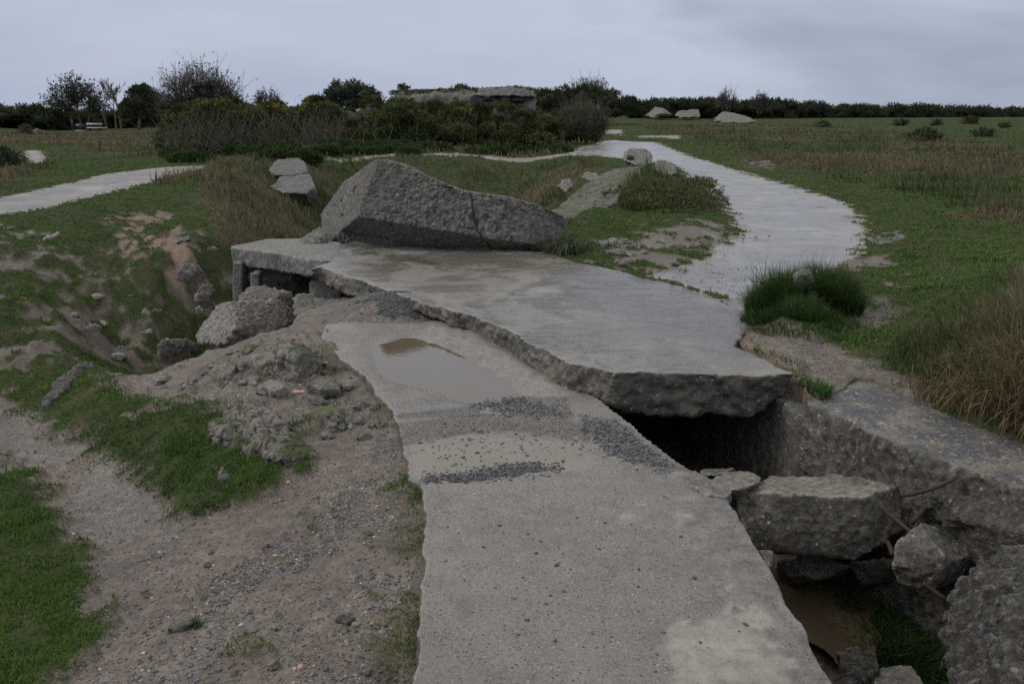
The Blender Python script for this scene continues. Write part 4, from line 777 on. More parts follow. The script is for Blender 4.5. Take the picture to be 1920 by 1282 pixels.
# crater wall slabs
def flat_piece(name, pts, th, mat, label, cat, seed, amp=.05, voxel=.04, sc_=1.0):
    top = [PT(p[0], p[1], p[2] * sc_) for p in pts]; bot_ = [p + np.array([0, .25, -th]) for p in top]; V, FS = loft([np.array(top), np.array(bot_)]); me = rough_solid(name, V, FS, voxel, amp, 2.5, .015, None, seed); return link(name, me, mat, label=label, cat=cat)
MAT['slate'] = conc('dark_wet_crater_slab', (.065, .062, .065), (.10, .096, .098), peb=30, pebc=.3, lichen=.3, moss=.3, dark=.3, bump=.02)
flat_piece('crater_slab', [(504,318,20.3),(520,298,21.3),(560,297,21.5),(574,305,21.2),(577,320,20.4),(548,328,19.9),(510,325,19.9)], .3, MAT['slate'], 'upper of two dark flat slabs lying in the crater slope', 'concrete slab', 60, sc_=1.08)
flat_piece('crater_slab', [(506,350,18.9),(530,330,19.8),(560,326,20),(582,326,19.9),(592,352,18.7),(575,362,18.4),(530,360,18.4)], .3, MAT['slate'], 'lower of two dark flat slabs lying in the crater slope', 'concrete slab', 61, sc_=1.09)
# right hand mossy slope slab and chunks
MAT['mossy'] = conc('mossy_pebbly_slab', (.11, .10, .085), (.17, .155, .13), peb=13, pebc=.6, lichen=.6, moss=.95, dark=.3, bump=.05, gsc=9, grain=.6)
flat_piece('mossy_slab', [(1020,404,15.6),(1062,378,17.0),(1100,342,18.6),(1150,316,20.4),(1205,310,19.8),(1212,330,18.0),(1175,352,16.2),(1150,380,14.6),(1120,402,14.0),(1062,404,14.2)], 1.5, MAT['mossy'], 'big moss-streaked pebbly slab sloping down into the crater', 'concrete slab', 62, amp=.09, voxel=.035, sc_=.93)
hb = hsolid('holed_boulder', P3([(1168,300,18.6),(1170,284,18.8),(1182,278,19),(1210,279,19),(1223,288,18.9),(1223,305,18.5),(1210,314,18.3),(1190,311,18.3),(1180,300,19.4),(1215,290,19.5),(1200,312,19.3)]), .03, MAT['boulder'], 'round-holed concrete boulder perched above the mossy slab by the path', 'boulder', amp=.03, freq=3, seed=63, cob=.01)
hf = onsurf(hb)(1182, 297); 
if hf:
    c, nn_ = hf; nn_ = nn_ / np.linalg.norm(nn_); V, FS = tube([c - nn_ * .12, c + nn_ * .035], .085, 16); link('hole', mesh_np('hole', V, FS), MAT['crack'], hb)
hsolid('boulder', P3([(1222,318,17.6),(1228,304,17.9),(1250,301,18),(1268,312,17.7),(1272,326,17.3),(1250,330,17.2),(1225,328,17.2),(1250,310,18.6),(1250,325,18.4)]), .03, MAT['boulder'], 'rough boulder right of the holed boulder beside the path', 'boulder', amp=.05, freq=3, seed=64)
hsolid('boulder', P3([(1046,350,21),(1052,336,21.2),(1070,335,21.2),(1076,350,20.9),(1060,360,20.6),(1060,345,21.8)]), .035, MAT['boulder'], 'grey boulder low on the crater side left of the mossy slab', 'boulder', amp=.06, freq=3, seed=65)
hsolid('boulder', P3([(1090,334,22),(1100,323,22.2),(1122,324,22.1),(1128,335,21.8),(1108,340,21.6),(1105,330,22.8)]), .035, MAT['boulder'], 'small boulder at the top left of the mossy slab', 'boulder', amp=.06, freq=3, seed=66)
grock('stone', [(1118,460,452),(1130,457,448),(1144,460,452),(1130,468,460)], MAT['boulder'], 'small stone in the turf right of the tilted block', 'stone', seed=67, amp=.02)
grock('stone', [(1145,480,474),(1155,477,470),(1162,480,474)], MAT['boulder'], 'pale little stone on the bare patch behind the roof slab', 'stone', seed=68, amp=.015)
grock('stone', [(1092,494,488),(1102,490,484),(1118,496,490),(1108,500,495)], MAT['boulder'], 'low stone at the back edge of the roof slab', 'stone', seed=69, amp=.015)
grock('stone', [(1150,494,489),(1165,491,487),(1175,495,490)], MAT['boulder'], 'flat stone on the bare patch near the gravel path', 'stone', seed=70, amp=.015)
# grass mound with concrete stump
g = G(1505, 560); ts = 6.5
hsolid('concrete_stump', P3([(1480,560,ts),(1488,516,ts),(1497,505,ts+.05),(1518,504,ts+.05),(1526,514,ts),(1532,560,ts),(1500,600,ts+.1),(1500,510,ts+.25),(1515,600,ts+.3)]), .012, MAT['whiteface'], 'short pale concrete stump in the middle of the tall grass clump', 'concrete stump', amp=.012, freq=8, seed=71, cob=.006)
# far chunks
fc = hsolid('far_bunker_chunk', P3([(1213,217,138),(1228,202,140),(1243,201,140),(1258,214,138),(1262,219,138),(1238,221,134),(1205,219,136),(1240,212,148),(1240,222,147)]), .25, MAT['farconc'], 'distant humped concrete chunk with a dark hollow, leftmost by the hedge', 'bunker ruin', amp=.3, freq=.6, seed=72)
V, FS = hull(np.array(P3([(1226,217,133.2),(1238,213,133.2),(1256,213,134),(1262,218,133.5),(1240,220,133),(1240,215,138),(1255,218,138)]))); link('hollow', mesh_np('hollow', V, FS), MAT['crack'], fc)
hsolid('far_bunker_chunk', P3([(1262,219,138),(1272,208,140),(1300,208,140),(1311,206,140),(1314,220,138),(1290,223,135),(1290,212,148)]), .25, MAT['farconc'], 'distant jagged concrete chunk between the two humped ones', 'bunker ruin', amp=.3, freq=.6, seed=73)
hsolid('far_bunker_chunk', P3([(1336,224,120),(1352,211,122),(1365,211,122),(1400,218,120),(1428,232,115),(1380,234,112),(1345,230,114),(1370,222,128)]), .22, MAT['farconc'], 'distant long low concrete slab ruin sloping down to the right', 'bunker ruin', amp=.25, freq=.6, seed=74)
# long bunker behind the thicket
V, FS = hull(P3([(736,182,76),(742,174,78),(790,172,78),(820,171,78),(820,215,76),(736,215,76),(780,172,86),(800,215,86)]))
bk = empty('bunker', PT(870, 200, 74), 'long ruined concrete bunker showing above the gorse thicket', 'bunker')
def part(name, pts, vox, mat, par, amp, freq, seed, fine=.03): V, FS = hull(np.array(pts)); me = rough_solid(name, V, FS, vox, amp, freq, fine, None, seed); return link(name, me, mat, par)
part('wall', P3([(736,182,70),(742,173,74),(790,173,74),(880,170,72),(995,176,70),(1003,180,70),(1003,215,70),(736,215,70),(800,172,82),(990,176,82),(990,215,82),(750,215,82)]), .18, MAT['farconc'], bk, .5, .7, 75, .1)
part('roof', P3([(895,178,69.3),(900,169,70),(948,168,70),(960,165,70),(985,166,70),(1006,179,69.5),(1006,182,69.4),(900,182,69.3),(985,166,78),(900,169,78)]), .14, MAT['farconc'], bk, .28, .9, 76, .06)
part('turf_cap', P3([(945,168,71),(960,164.5,72),(985,165.5,72),(988,168,71),(965,166,75)]), .12, simple('turf_cap', (.04, .05, .02), .9), bk, .12, 1.5, 77)
MAT['dk'] = simple('dark_opening', (.01, .01, .01), .9)
for a in ((940, 184, 956, 196), (962, 186, 985, 190), (905,184,925,188)):
    p = prism(a[0], a[1], a[2], a[3], 69.2, 1.5); V, FS = hull(p); link('opening', mesh_np('opening', V, FS), MAT['dk'], bk)

# ------------------------------------------------------------------ foliage helpers (numpy)
def blades(P, h, w, lean, yaw, col, nrm_tilt=None, droop=.5):
    """grass blades: base quad + tip; P roots, h heights, w widths, lean (rad), yaw = lean direction, col (n,3)"""
    n = len(P); d = np.stack([np.cos(yaw), np.sin(yaw), np.zeros(n)], 1); fa = yaw + rng.uniform(-1.2, 1.2, n) + math.pi / 2
    s = np.stack([np.cos(fa), np.sin(fa), np.zeros(n)], 1) * (w / 2)[:, None]
    a1 = lean * .5; a2 = lean * (1 + droop)
    m = P + (d * np.sin(a1)[:, None] + np.array([0, 0, 1]) * np.cos(a1)[:, None]) * (h * .5)[:, None]
    t = m + (d * np.sin(a2)[:, None] + np.array([0, 0, 1]) * np.cos(a2)[:, None]) * (h * .5)[:, None]
    V = np.stack([P - s, P + s, m + s * .8, m - s * .8, t], 1).reshape(-1, 3); b = np.arange(n)[:, None] * 5
    C = np.stack([col * .75, col * .75, col, col, col * 1.2], 1).reshape(-1, 3)
    return V, b + np.array([0, 1, 2, 3]), b + np.array([3, 2, 4]), C
def blade_object(name, parts, mat, **kw):
    V = []; Q = []; T = []; C = []; off = 0
    for v, q, t, c in parts: V.append(v); Q.append(q + off); T.append(t + off); C.append(c); off += len(v)
    me = mesh_np(name, np.concatenate(V), [np.concatenate(Q), np.concatenate(T)]); setcol(me, 'Col', np.concatenate(C)); return link(name, me, mat, **kw)
def sample_polar(n, r0, r1, a0=-38, a1=38, p=.5):
    u = rng.uniform(r1 ** -p, r0 ** -p, n); r = u ** (-1 / p); a = np.radians(rng.uniform(a0, a1, n)); return r * np.sin(a), r * np.cos(a)
def outside_concrete(x, y, m=.0):
    k = np.ones(len(x), bool)
    for q in (WALKW, BIGW, LEDW, RWW, PIT, VOID): k &= poly_sd(q, x, y) > m
    return k
def ground_z(x, y, rg_): return hcut(x, y, hfull(x, y, rg_))
GREEN = np.array([.056, .102, .028]); LUSH = np.array([.090, .165, .032]); TAN = np.array([.185, .152, .095]); OLIVE = np.array([.065, .068, .027]); BLUEG = np.array([.045, .075, .045]); RUSSET = np.array([.14, .088, .055])
# short turf
x, y = sample_polar(1650000, 2.0, 190, -46, 50, p=.5); rg_ = regions(x, y); r = np.hypot(x, y)
pr = (1 - rg_['bare']) ** 1.2 * (1 - .45 * rg_['tall']) * (.22 + .78 * sstep(-.25, .3, fb2(x, y, 5.5, 3, 103) + .08)) * (1 - .45 * rg_['thin']) * (1 - .6 * rg_['soft'] * (r < 12)) * np.where(r < 7, .85, 1) + .03 * (rg_['bare'] > .5) * (rg_['path'] < .3) * (fb2(x, y, 2.1, 3, 104) > .22); keep = (rng.random(len(x)) < pr) & outside_concrete(x, y)
x, y, r = x[keep], y[keep], r[keep]; rg_ = {a: b[keep] for a, b in rg_.items()}; n = len(x)
z = ground_z(x, y, rg_) - .004
cn = fb2(x, y, .7, 3, 100); c2 = fb2(x, y, 3, 3, 101)
tuft = sstep(.05, .5, fb2(x, y, 2.6, 3, 102))
h = (.014 + .022 * rng.random(n) + .032 * tuft) * (1 + .6 * rg_['tall']) * (1 + sstep(12, 60, r) * .8) * (1 - .3 * rg_['soft'] * (r < 12))
w = np.maximum(.0028, r * .0012) * rng.uniform(.7, 1.3, n)
mixv = np.clip(.5 + cn + rng.normal(0, .25, n), 0, 1)[:, None]
col = GREEN * (1 - mixv) + LUSH * mixv; yl = np.clip(c2 * 1.1 - .05 + rg_['soft'] * .5 * (r < 12) + rg_['bare'] * .5 + rg_['thin'] * .25 + rng.normal(0, .1, n) + (rng.random(n) < .05) * .6, 0, 1)[:, None]
col = col * (1 - yl * .7) + OLIVE * 1.7 * yl * .7; sw = (rng.random(n) < .06)[:, None]; col = np.where(sw, TAN * .8, col); dr = (rg_['dry'] * .8)[:, None]; col = col * (1 - dr) + (OLIVE * .8 + TAN * .25) * dr
col *= rng.uniform(.7, 1.3, n)[:, None]
blade_object('short_grass', [blades(np.stack([x, y, z], 1), h, w, rng.uniform(.1, .9, n), rng.uniform(0, 6.28, n), col)], MAT['blade'], label='short green turf over the level ground and banks', cat='grass', kind='stuff')
print('turf', n)
# tall and dry grass
x, y = sample_polar(520000, 2.6, 110, a0=-44, a1=50, p=.35); rg_ = regions(x, y); r = np.hypot(x, y)
cl = sstep(-.35, .35, fb2(x, y, .9, 3, 110))
pr = rg_['tall'] * (1 - rg_['bare']) * (.35 + .65 * cl); keep = (rng.random(len(x)) < pr) & outside_concrete(x, y, .02)
x, y, r, cl = x[keep], y[keep], r[keep], cl[keep]; rg_ = {a: b[keep] for a, b in rg_.items()}; n = len(x); z = ground_z(x, y, rg_) - .01
dryf = np.clip(rg_['dry'] * 1.1 + fb2(x, y, .5, 3, 111) * .8 + rng.normal(0, .2, n), 0, 1)[:, None]
rus = np.clip(fb2(x, y, .2, 2, 112) * 2 + .4, 0, 1)[:, None] * sstep(20, 60, r)[:, None]
col = (GREEN * .5 + OLIVE * .5) * (1 - dryf) + (TAN * (1 - .4 * rus) + RUSSET * .4 * rus) * .82 * dryf; col *= rng.uniform(.55, 1.25, n)[:, None]
h = rng.uniform(.12, .40, n) * (.5 + .7 * cl) * np.where(r < 9, .7, 1); w = np.maximum(.0035, r * .00085) * rng.uniform(.7, 1.4, n)
wind = 2.6 + fb2(x, y, .6, 2, 113) * 3
blade_object('tall_grass', [blades(np.stack([x, y, z], 1), h, w, rng.uniform(.15, .95, n), wind + rng.normal(0, .9, n), col, droop=.9)], MAT['blade'], label='long dry tan and green grass on the crater sides and fields', cat='grass', kind='stuff')
print('tall', n)
def clump(cx, cy, spread, n, hh, col, lean=(.1, .8), out=True, w=.004, z0=None, stretch=1.0):
    a = rng.uniform(0, 6.28, n); rd = spread * np.sqrt(rng.random(n)); x = cx + rd * np.cos(a) * stretch; y = cy + rd * np.sin(a)
    z = ground_z(x, y, None) - .01 if z0 is None else np.full(n, z0); c = np.array(col) * rng.uniform(.6, 1.35, n)[:, None]
    c = np.where((rng.random(n) < .07)[:, None], TAN * rng.uniform(.5, 1.1, n)[:, None], c); lf_ = 1 + .35 * fb2(x, y, 9, 2, 130)
    return blades(np.stack([x, y, z], 1), rng.uniform(.3, 1.1, n) * hh * lf_, np.full(n, w) * rng.uniform(.7, 1.5, n), rng.uniform(*lean, n) * (.4 + .8 * rd / spread), a + rng.normal(0, .9, n), c * (1 + .5 * fb2(x, y, 6, 2, 131))[:, None], droop=1.0)
# the big clump round the stump
g1 = G(1500, 590); cz = []
for (px, py, s, n, hh, c) in [(1438,584,.16,3400,.26,(.042,.085,.02)),(1468,574,.17,4600,.36,(.036,.072,.018)),(1552,574,.18,5000,.36,(.038,.070,.018)),(1578,584,.15,3000,.26,(.04,.08,.018)),(1505,596,.14,2600,.2,(.04,.078,.02)),(1500,600,.38,2600,.09,(.044,.085,.022)),(1430,600,.16,1600,.14,(.032,.07,.018)),(1550,603,.24,1800,.11,(.036,.07,.02)),(1455,560,.2,300,.42,(.03,.055,.02)),(1560,560,.2,300,.42,(.035,.055,.02)),(1545,556,.14,1600,.3,(.032,.06,.016))]:
    gg = G(px, py); cz.append(clump(gg[0], gg[1], s, n, hh, c, (.05, .75)))
blade_object('grass_clump', cz, MAT['blade'], label='dense dark green tussock crowned round the concrete stump', cat='grass clump')
# other clumps, each one a thing
def gclump(px, py, spx, n, hpx, col, label, name='grass_tuft', lean=(.1, .9), w=None, zz=None):
    gg = G(px, py) if zz is None else PZ(px, py, zz); t = tdist(gg); blade_object(name, [clump(gg[0], gg[1], spx * t / F, n, hpx * t / F, col, lean, w=w or max(.003, t * .0011), z0=zz)], MAT['blade'], label=label, cat='grass tuft', group='separate grass tufts')
gclump(1050, 478, 42, 900, 60, (.075,.095,.055), 'long drooping grey-green grass at the right end of the tilted block', lean=(.3,1.3))
gclump(1520, 735, 36, 500, 34, (.035,.085,.02), 'bright grass tuft at the right corner of the roof slab')
gclump(620, 730, 22, 300, 24, (.03,.065,.018), 'grass tuft on the gravel just left of the walkway slab corner')
gclump(420, 925, 60, 800, 28, (.035,.075,.025), 'spiky grass tuft below the upright pointed stone', lean=(.3,1.2))
gclump(940, 662, 9, 60, 14, (.035,.08,.02), 'tiny tuft at the foot of the roof slab edge')
gclump(700, 580, 18, 260, 18, (.03,.065,.018), 'tuft left of the dark gravel heap')
gclump(745, 610, 22, 260, 16, (.03,.06,.018), 'low tuft below the dark gravel heap')
gclump(790, 590, 22, 260, 14, (.03,.06,.018), 'tuft between the dark gravel heap and the roof slab edge')
gclump(600, 595, 22, 260, 14, (.03,.065,.018), 'tuft right of the rounded pale boulder')
gclump(365, 1170, 14, 150, 22, (.03,.07,.018), 'tuft growing over the slanting brown stone')
gclump(715, 770, 20, 160, 14, (.035,.07,.02), 'thin tuft beside the bend of the walkway slab')
gclump(710, 800, 18, 120, 12, (.04,.07,.02), 'thin tuft on gravel left of the purple gravel band')
gclump(580, 800, 26, 220, 14, (.035,.065,.02), 'tuft right of the craggy outcrop')
gclump(636, 805, 16, 130, 14, (.035,.065,.02), 'tuft below the pale triangular stone')
gclump(200, 745, 40, 500, 16, (.032,.07,.02), 'turf lip above the bare trail at the left')
gclump(440, 760, 22, 120, 10, (.03,.06,.02), 'low tuft behind the craggy outcrop')
gclump(340, 753, 14, 120, 10, (.03,.065,.02), 'small flat tuft on the pale gravel saddle')
gclump(540, 1175, 10, 70, 10, (.04,.07,.02), 'sparse tuft in the middle of the foreground gravel')
# trench floor grass and straws
g = PZ(1545, 1150, -.93); a = np.linspace(0, 2 * math.pi, 40)[:-1]; rr_ = .34 * (1 + .25 * np.sin(a * 3) + .12 * np.sin(a * 7)); V = np.stack([g[0] + rr_ * np.cos(a) * .9, g[1] + rr_ * np.sin(a) * 1.3, a * 0 - .9], 1)
link('trench_water', mesh_np('trench_water', V, [np.arange(39)[None]]), MAT['water'], label='muddy brown puddle on the trench floor beside the walkway slab', cat='puddle', kind='stuff')
PX = [(1640,1130),(1680,1130),(1700,1180),(1650,1200),(1700,1240),(1740,1250),(1660,1165),(1740,1180)]
cz = []
for a, b in PX:
    gg = PZ(a, b, -.95); cz.append(clump(gg[0], gg[1], .24, 1500, .16, (.03, .065, .018), (.2, 1.1), w=.004))
blade_object('trench_grass', cz, MAT['blade'], label='dark lush grass growing on the wet trench floor', cat='grass', kind='stuff')
cz = []
for (a, b, n, hh) in [(1815,650,500,.28),(1855,625,600,.30),(1885,670,900,.32),(1845,710,700,.28),(1915,735,900,.34),(1935,780,700,.34),(1880,760,600,.28),(1790,700,300,.22),(1990,760,700,.36),(1920,620,400,.3)]:
    gg = G(a, b); cz.append(clump(gg[0], gg[1], .32, n, hh, TAN * np.array([.95,.86,.74]), (.4, 1.35), w=.004)); cz.append(clump(gg[0], gg[1], .36, n // 2, hh * .8, (.05,.075,.025), (.2, 1.1), w=.0045))
blade_object('dry_grass_bank', cz, MAT['blade'], label='matted tan grass hanging over the bank at the right edge', cat='grass', kind='stuff')

# ------------------------------------------------------------------ loose gravel
OCT = np.array([[1,0,0],[-1,0,0],[0,1,0],[0,-1,0],[0,0,1],[0,0,-1.]]); OF = np.array([[0,2,4],[2,1,4],[1,3,4],[3,0,4],[2,0,5],[1,2,5],[3,1,5],[0,3,5]])
def pebbles(name, x, y, z, s, col, label, **kw):
    n = len(x); sc = np.stack([s * rng.uniform(.7, 1.4, n), s * rng.uniform(.7, 1.4, n), s * rng.uniform(.4, .7, n)], 1); a = rng.uniform(0, 6.28, n)
    V = OCT[None] * sc[:, None]; V = V + rng.normal(0, .12, V.shape) * s[:, None, None]; ca, sa = np.cos(a)[:, None], np.sin(a)[:, None]
    V = np.stack([V[..., 0] * ca - V[..., 1] * sa, V[..., 0] * sa + V[..., 1] * ca, V[..., 2]], 2) + np.stack([x, y, z], 1)[:, None]
    me = mesh_np(name, V.reshape(-1, 3), [(np.arange(n)[:, None, None] * 6 + OF).reshape(-1, 3)], True); setcol(me, 'Col', np.repeat(col, 6, 0)); return link(name, me, MAT['pebble'], label=label, cat='gravel', kind='stuff', **kw)
PC = np.array([(.035,.04,.055),(.06,.065,.08),(.10,.095,.09),(.17,.145,.12),(.22,.15,.09),(.20,.19,.17),(.36,.34,.31)])
x, y = sample_polar(220000, 2.1, 12, -38, 38, p=.7); rg_ = regions(x, y); pr = rg_['bare'] * (1 - rg_['path'] * .7) * (.06 + .9 * rg_['blue'] + .25 * sstep(-.1, .4, fb2(x, y, 1.2, 3, 120))); keep = (rng.random(len(x)) < pr) & outside_concrete(x, y, .01)
x, y = x[keep], y[keep]; rg_ = {a: b[keep] for a, b in rg_.items()}; n = len(x); s = np.clip(rng.lognormal(-5.55, .42, n), .002, .014) * (1 + .03 * np.hypot(x, y))
pebbles('gravel', x, y, ground_z(x, y, rg_) + s * .12, s, PC[rng.choice(7, n, p=[.25,.22,.13,.16,.1,.09,.05])] * rng.uniform(.8, 1.2, n)[:, None], 'loose dark and tan gravel on the bare ground')
print('gravel', n)
gb = []
for poly, n in (([(785,905),(800,886),(900,876),(990,860),(1060,874),(1010,886),(900,901)], 900), ([(880,756),(960,738),(1060,752),(1080,782),(950,774)], 700), ([(1090,775),(1160,788),(1290,888),(1220,880),(1140,850),(1090,800)], 900), ([(760,800),(900,785),(1080,790),(1150,840),(1050,850),(800,870)], 250), ([(800,1280),(800,960),(1300,920),(1480,1280)], 60)):
    q = PW(poly); lo, hi_ = q.min(0), q.max(0); a = rng.uniform(lo[0], hi_[0], n * 4); b = rng.uniform(lo[1], hi_[1], n * 4); kk = (poly_sd(q, a, b) < rng.normal(-.01, .04, len(a)))
    a, b = a[kk][:n], b[kk][:n]; gb.append(np.stack([a, b, np.where(poly_sd(PW([(600,906),(788,906),(900,898),(1110,880),(1330,880),(1400,800),(1000,560),(560,560)]), a, b) < 0, -.014, 0)], 1))
gb = np.concatenate(gb); gb = gb[poly_sd(WALKW, gb[:, 0], gb[:, 1]) < -.05]; n = len(gb); s = np.clip(rng.lognormal(-5.1, .3, n), .003, .015)
pebbles('slab_gravel', gb[:, 0], gb[:, 1], gb[:, 2] + s * .2, s, PC[rng.choice(4, n, p=[.45,.35,.12,.08])], 'dark blue gravel washed into bands across the walkway slab')
def mbz(x, y): X = (x - g[0]) / .8; Y = (y - g[1] - .1) / .7; rd_ = np.hypot(X, Y / .62); return .19 * np.clip(1 - rd_ ** 1.3, -.4, 1) + .015 * fb2(X, Y, 6, 3, 5) - .01
# dark gravel heap beside the roof slab
g = PZ(740, 582, .02); n = 15000; a = rng.uniform(0, 6.28, n); rd = np.sqrt(rng.random(n)); x = g[0] + .05 + rd * .5 * np.cos(a); y = g[1] + .1 + rd * .4 * np.sin(a); s = rng.uniform(.004, .010, n) * np.where(rd * (1 + .6 * fb2(x, y, 5, 3, 140)) + fb2(x, y, 9, 2, 141) * .5 < .75, 1, .25)
hz = .17 * np.clip(1 - rd ** 1.6, 0, 1) - .03
pebbles('gravel_heap', x, y, mbz(x, y) + s * .2, s, np.array([.07, .078, .082]) * rng.uniform(.35, 1.7, n)[:, None], 'small heap of dark blue-grey gravel against the roof slab')
xs, ys = np.meshgrid(np.linspace(-1.15, 1.5, 60), np.linspace(-.9, .6, 50)); rd = np.hypot(xs / 1.0, ys / .62); zz = .19 * np.clip(1 - rd ** 1.3, -.4, 1) + .015 * fb2(xs.ravel(), ys.ravel(), 6, 3, 5).reshape(xs.shape)
V = np.stack([xs * .8 + g[0], ys * .7 + g[1] + .1, zz - .01], 2).reshape(-1, 3); idx = np.arange(3000).reshape(50, 60)
me = mesh_np('mud_bank', V, [np.stack([idx[:-1, :-1], idx[:-1, 1:], idx[1:, 1:], idx[1:, :-1]], 2).reshape(-1, 4)], True); setcol(me, 'ma', np.tile([0, 1, 0], (3000, 1)).astype(float)); setcol(me, 'mb', np.tile([0, .3, .2], (3000, 1)).astype(float))
link('mud_bank', me, MAT['ground'], kind='structure')

# ------------------------------------------------------------------ foliage masses
def sprigs(C, dirs, size, col, k=5, w=.28):
    """at each point C a spray of k small pointed leaves"""
    n = len(C); C = np.repeat(C, k, 0); D = np.repeat(dirs, k, 0) + rng.normal(0, .75, (n * k, 3)); D /= np.linalg.norm(D, axis=1)[:, None]
    s = np.repeat(size, k) * rng.uniform(.6, 1.3, n * k); S = np.cross(D, rng.normal(size=D.shape)); S /= np.linalg.norm(S, axis=1)[:, None] + 1e-9; S *= (s * w / 2)[:, None]
    b = C + rng.normal(0, .25, D.shape) * s[:, None]; m = b + D * (s * .5)[:, None]; t = b + D * s[:, None]; cc = np.repeat(col, k, 0) * rng.uniform(.7, 1.3, n * k)[:, None]
    V = np.stack([b - S * .4, b + S * .4, m + S, m - S, t], 1).reshape(-1, 3); o = np.arange(n * k)[:, None] * 5
    return V, o + np.array([0, 1, 2, 3]), o + np.array([3, 2, 4]), np.repeat(cc, 5, 0)
def lumps_foliage(L, per, size, c1, c2, k=5, seed=0):
    """L: list of (center, radii); leaves in the shell of each ellipsoid"""
    r_ = np.random.default_rng(seed); P = []; D = []; Cc = []
    for c, rad in L:
        n = max(4, int(per * rad[0] * rad[2])); d = r_.normal(size=(n, 3)); d /= np.linalg.norm(d, axis=1)[:, None]; d[:, 2] = np.where(d[:, 2] < -.5, -d[:, 2], d[:, 2])
        P.append(np.array(c) + d * np.array(rad) * (r_.uniform(.45, 1.0, n) ** .5 * (1 + .18 * perlin(d * 2.5 + seed + c[0])))[:, None]); D.append(d + [0, 0, .4]); m = np.clip(r_.random() + r_.normal(0, .2, n), 0, 1)[:, None]; Cc.append(np.array(c1) * (1 - m) + np.array(c2) * m)
    P = np.concatenate(P); return sprigs(P, np.concatenate(D), np.full(len(P), size), np.concatenate(Cc), k)
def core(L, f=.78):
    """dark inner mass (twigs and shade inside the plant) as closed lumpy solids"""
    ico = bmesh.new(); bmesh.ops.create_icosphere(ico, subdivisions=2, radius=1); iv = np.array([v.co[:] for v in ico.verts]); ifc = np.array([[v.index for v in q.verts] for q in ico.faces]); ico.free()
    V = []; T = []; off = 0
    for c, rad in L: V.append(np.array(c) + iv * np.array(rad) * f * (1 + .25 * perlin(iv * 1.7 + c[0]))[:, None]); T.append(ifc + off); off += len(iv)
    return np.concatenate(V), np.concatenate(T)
MAT['core'] = simple('dark_twigs_and_shade', (.022, .026, .014), .95, (.035, .03, .02), 3, bump=.1)  # dark colour stands for the shade between the leaves as well as twigs
def foliage_obj(name, parts, mat, **kw): return blade_object(name, parts, mat, **kw)
def bushy(name, L, per, size, c1, c2, label, cat, k=5, seed=0, coref=.75, group=None, twigs=None, extra=None):
    base = np.mean([c for c, _ in L], 0); base = np.array([base[0], base[1], min(c[2] - r[2] for c, r in L)])
    e_ = empty(name, base, label, cat, group)
    foliage_obj('foliage', [lumps_foliage(L, per, size, c1, c2, k, seed)], MAT['leaf'], parent=e_)
    if coref: V, T = core(L, coref); link('twig_shade_core', mesh_np('twig_shade_core', V, [T], True), MAT['core'], e_)
    return e_
# branching
def branches(p, d, length, r, depth, out, rs, spread=.6, kids=3, bias=(0, 0, .15), shrink=.72, segs=3):
    d = d / np.linalg.norm(d); pts = [p]; q = p.copy()
    for s in range(segs): d = d + rs.normal(0, .16, 3) + np.array(bias) * .35; d /= np.linalg.norm(d); q = q + d * length / segs; pts.append(q.copy())
    out.append((np.array(pts), r, r * .62))
    if depth <= 0: return
    for c in range(kids + (rs.random() < .4)):
        f = rs.uniform(.35, 1); i = min(int(f * segs), segs - 1); st = pts[i] + (pts[i + 1] - pts[i]) * (f * segs - i); nd = d + rs.normal(0, spread, 3); branches(st, nd, length * shrink * rs.uniform(.75, 1.1), r * .6, depth - 1, out, rs, spread, kids, bias, shrink, 2 if depth < 3 else segs)
    branches(q, d + rs.normal(0, .2, 3), length * shrink, r * .62, depth - 1, out, rs, spread, kids, bias, shrink, segs)
def branch_mesh(name, out, minr):
    V = []; Q = []; off = 0
    for pts, r0, r1 in out:
        n = len(pts); t = np.diff(pts, axis=0, append=pts[-1:] * 2 - pts[-2:-1]); t /= np.linalg.norm(t, axis=1)[:, None] + 1e-9
        a = np.cross(t, [.3, .5, .81]); a /= np.linalg.norm(a, axis=1)[:, None] + 1e-9; b = np.cross(t, a); rr_ = np.maximum(np.linspace(r0, r1, n), minr)[:, None]
        ring = np.stack([pts + rr_ * (math.cos(x_) * a + math.sin(x_) * b) for x_ in (0, 2.09, 4.19)], 1); V.append(ring.reshape(-1, 3))
        for i in range(n - 1):
            for s in range(3): Q.append([off + i * 3 + s, off + i * 3 + (s + 1) % 3, off + (i + 1) * 3 + (s + 1) % 3, off + (i + 1) * 3 + s])
        off += n * 3
    return mesh_np(name, np.concatenate(V), [np.array(Q)], True)
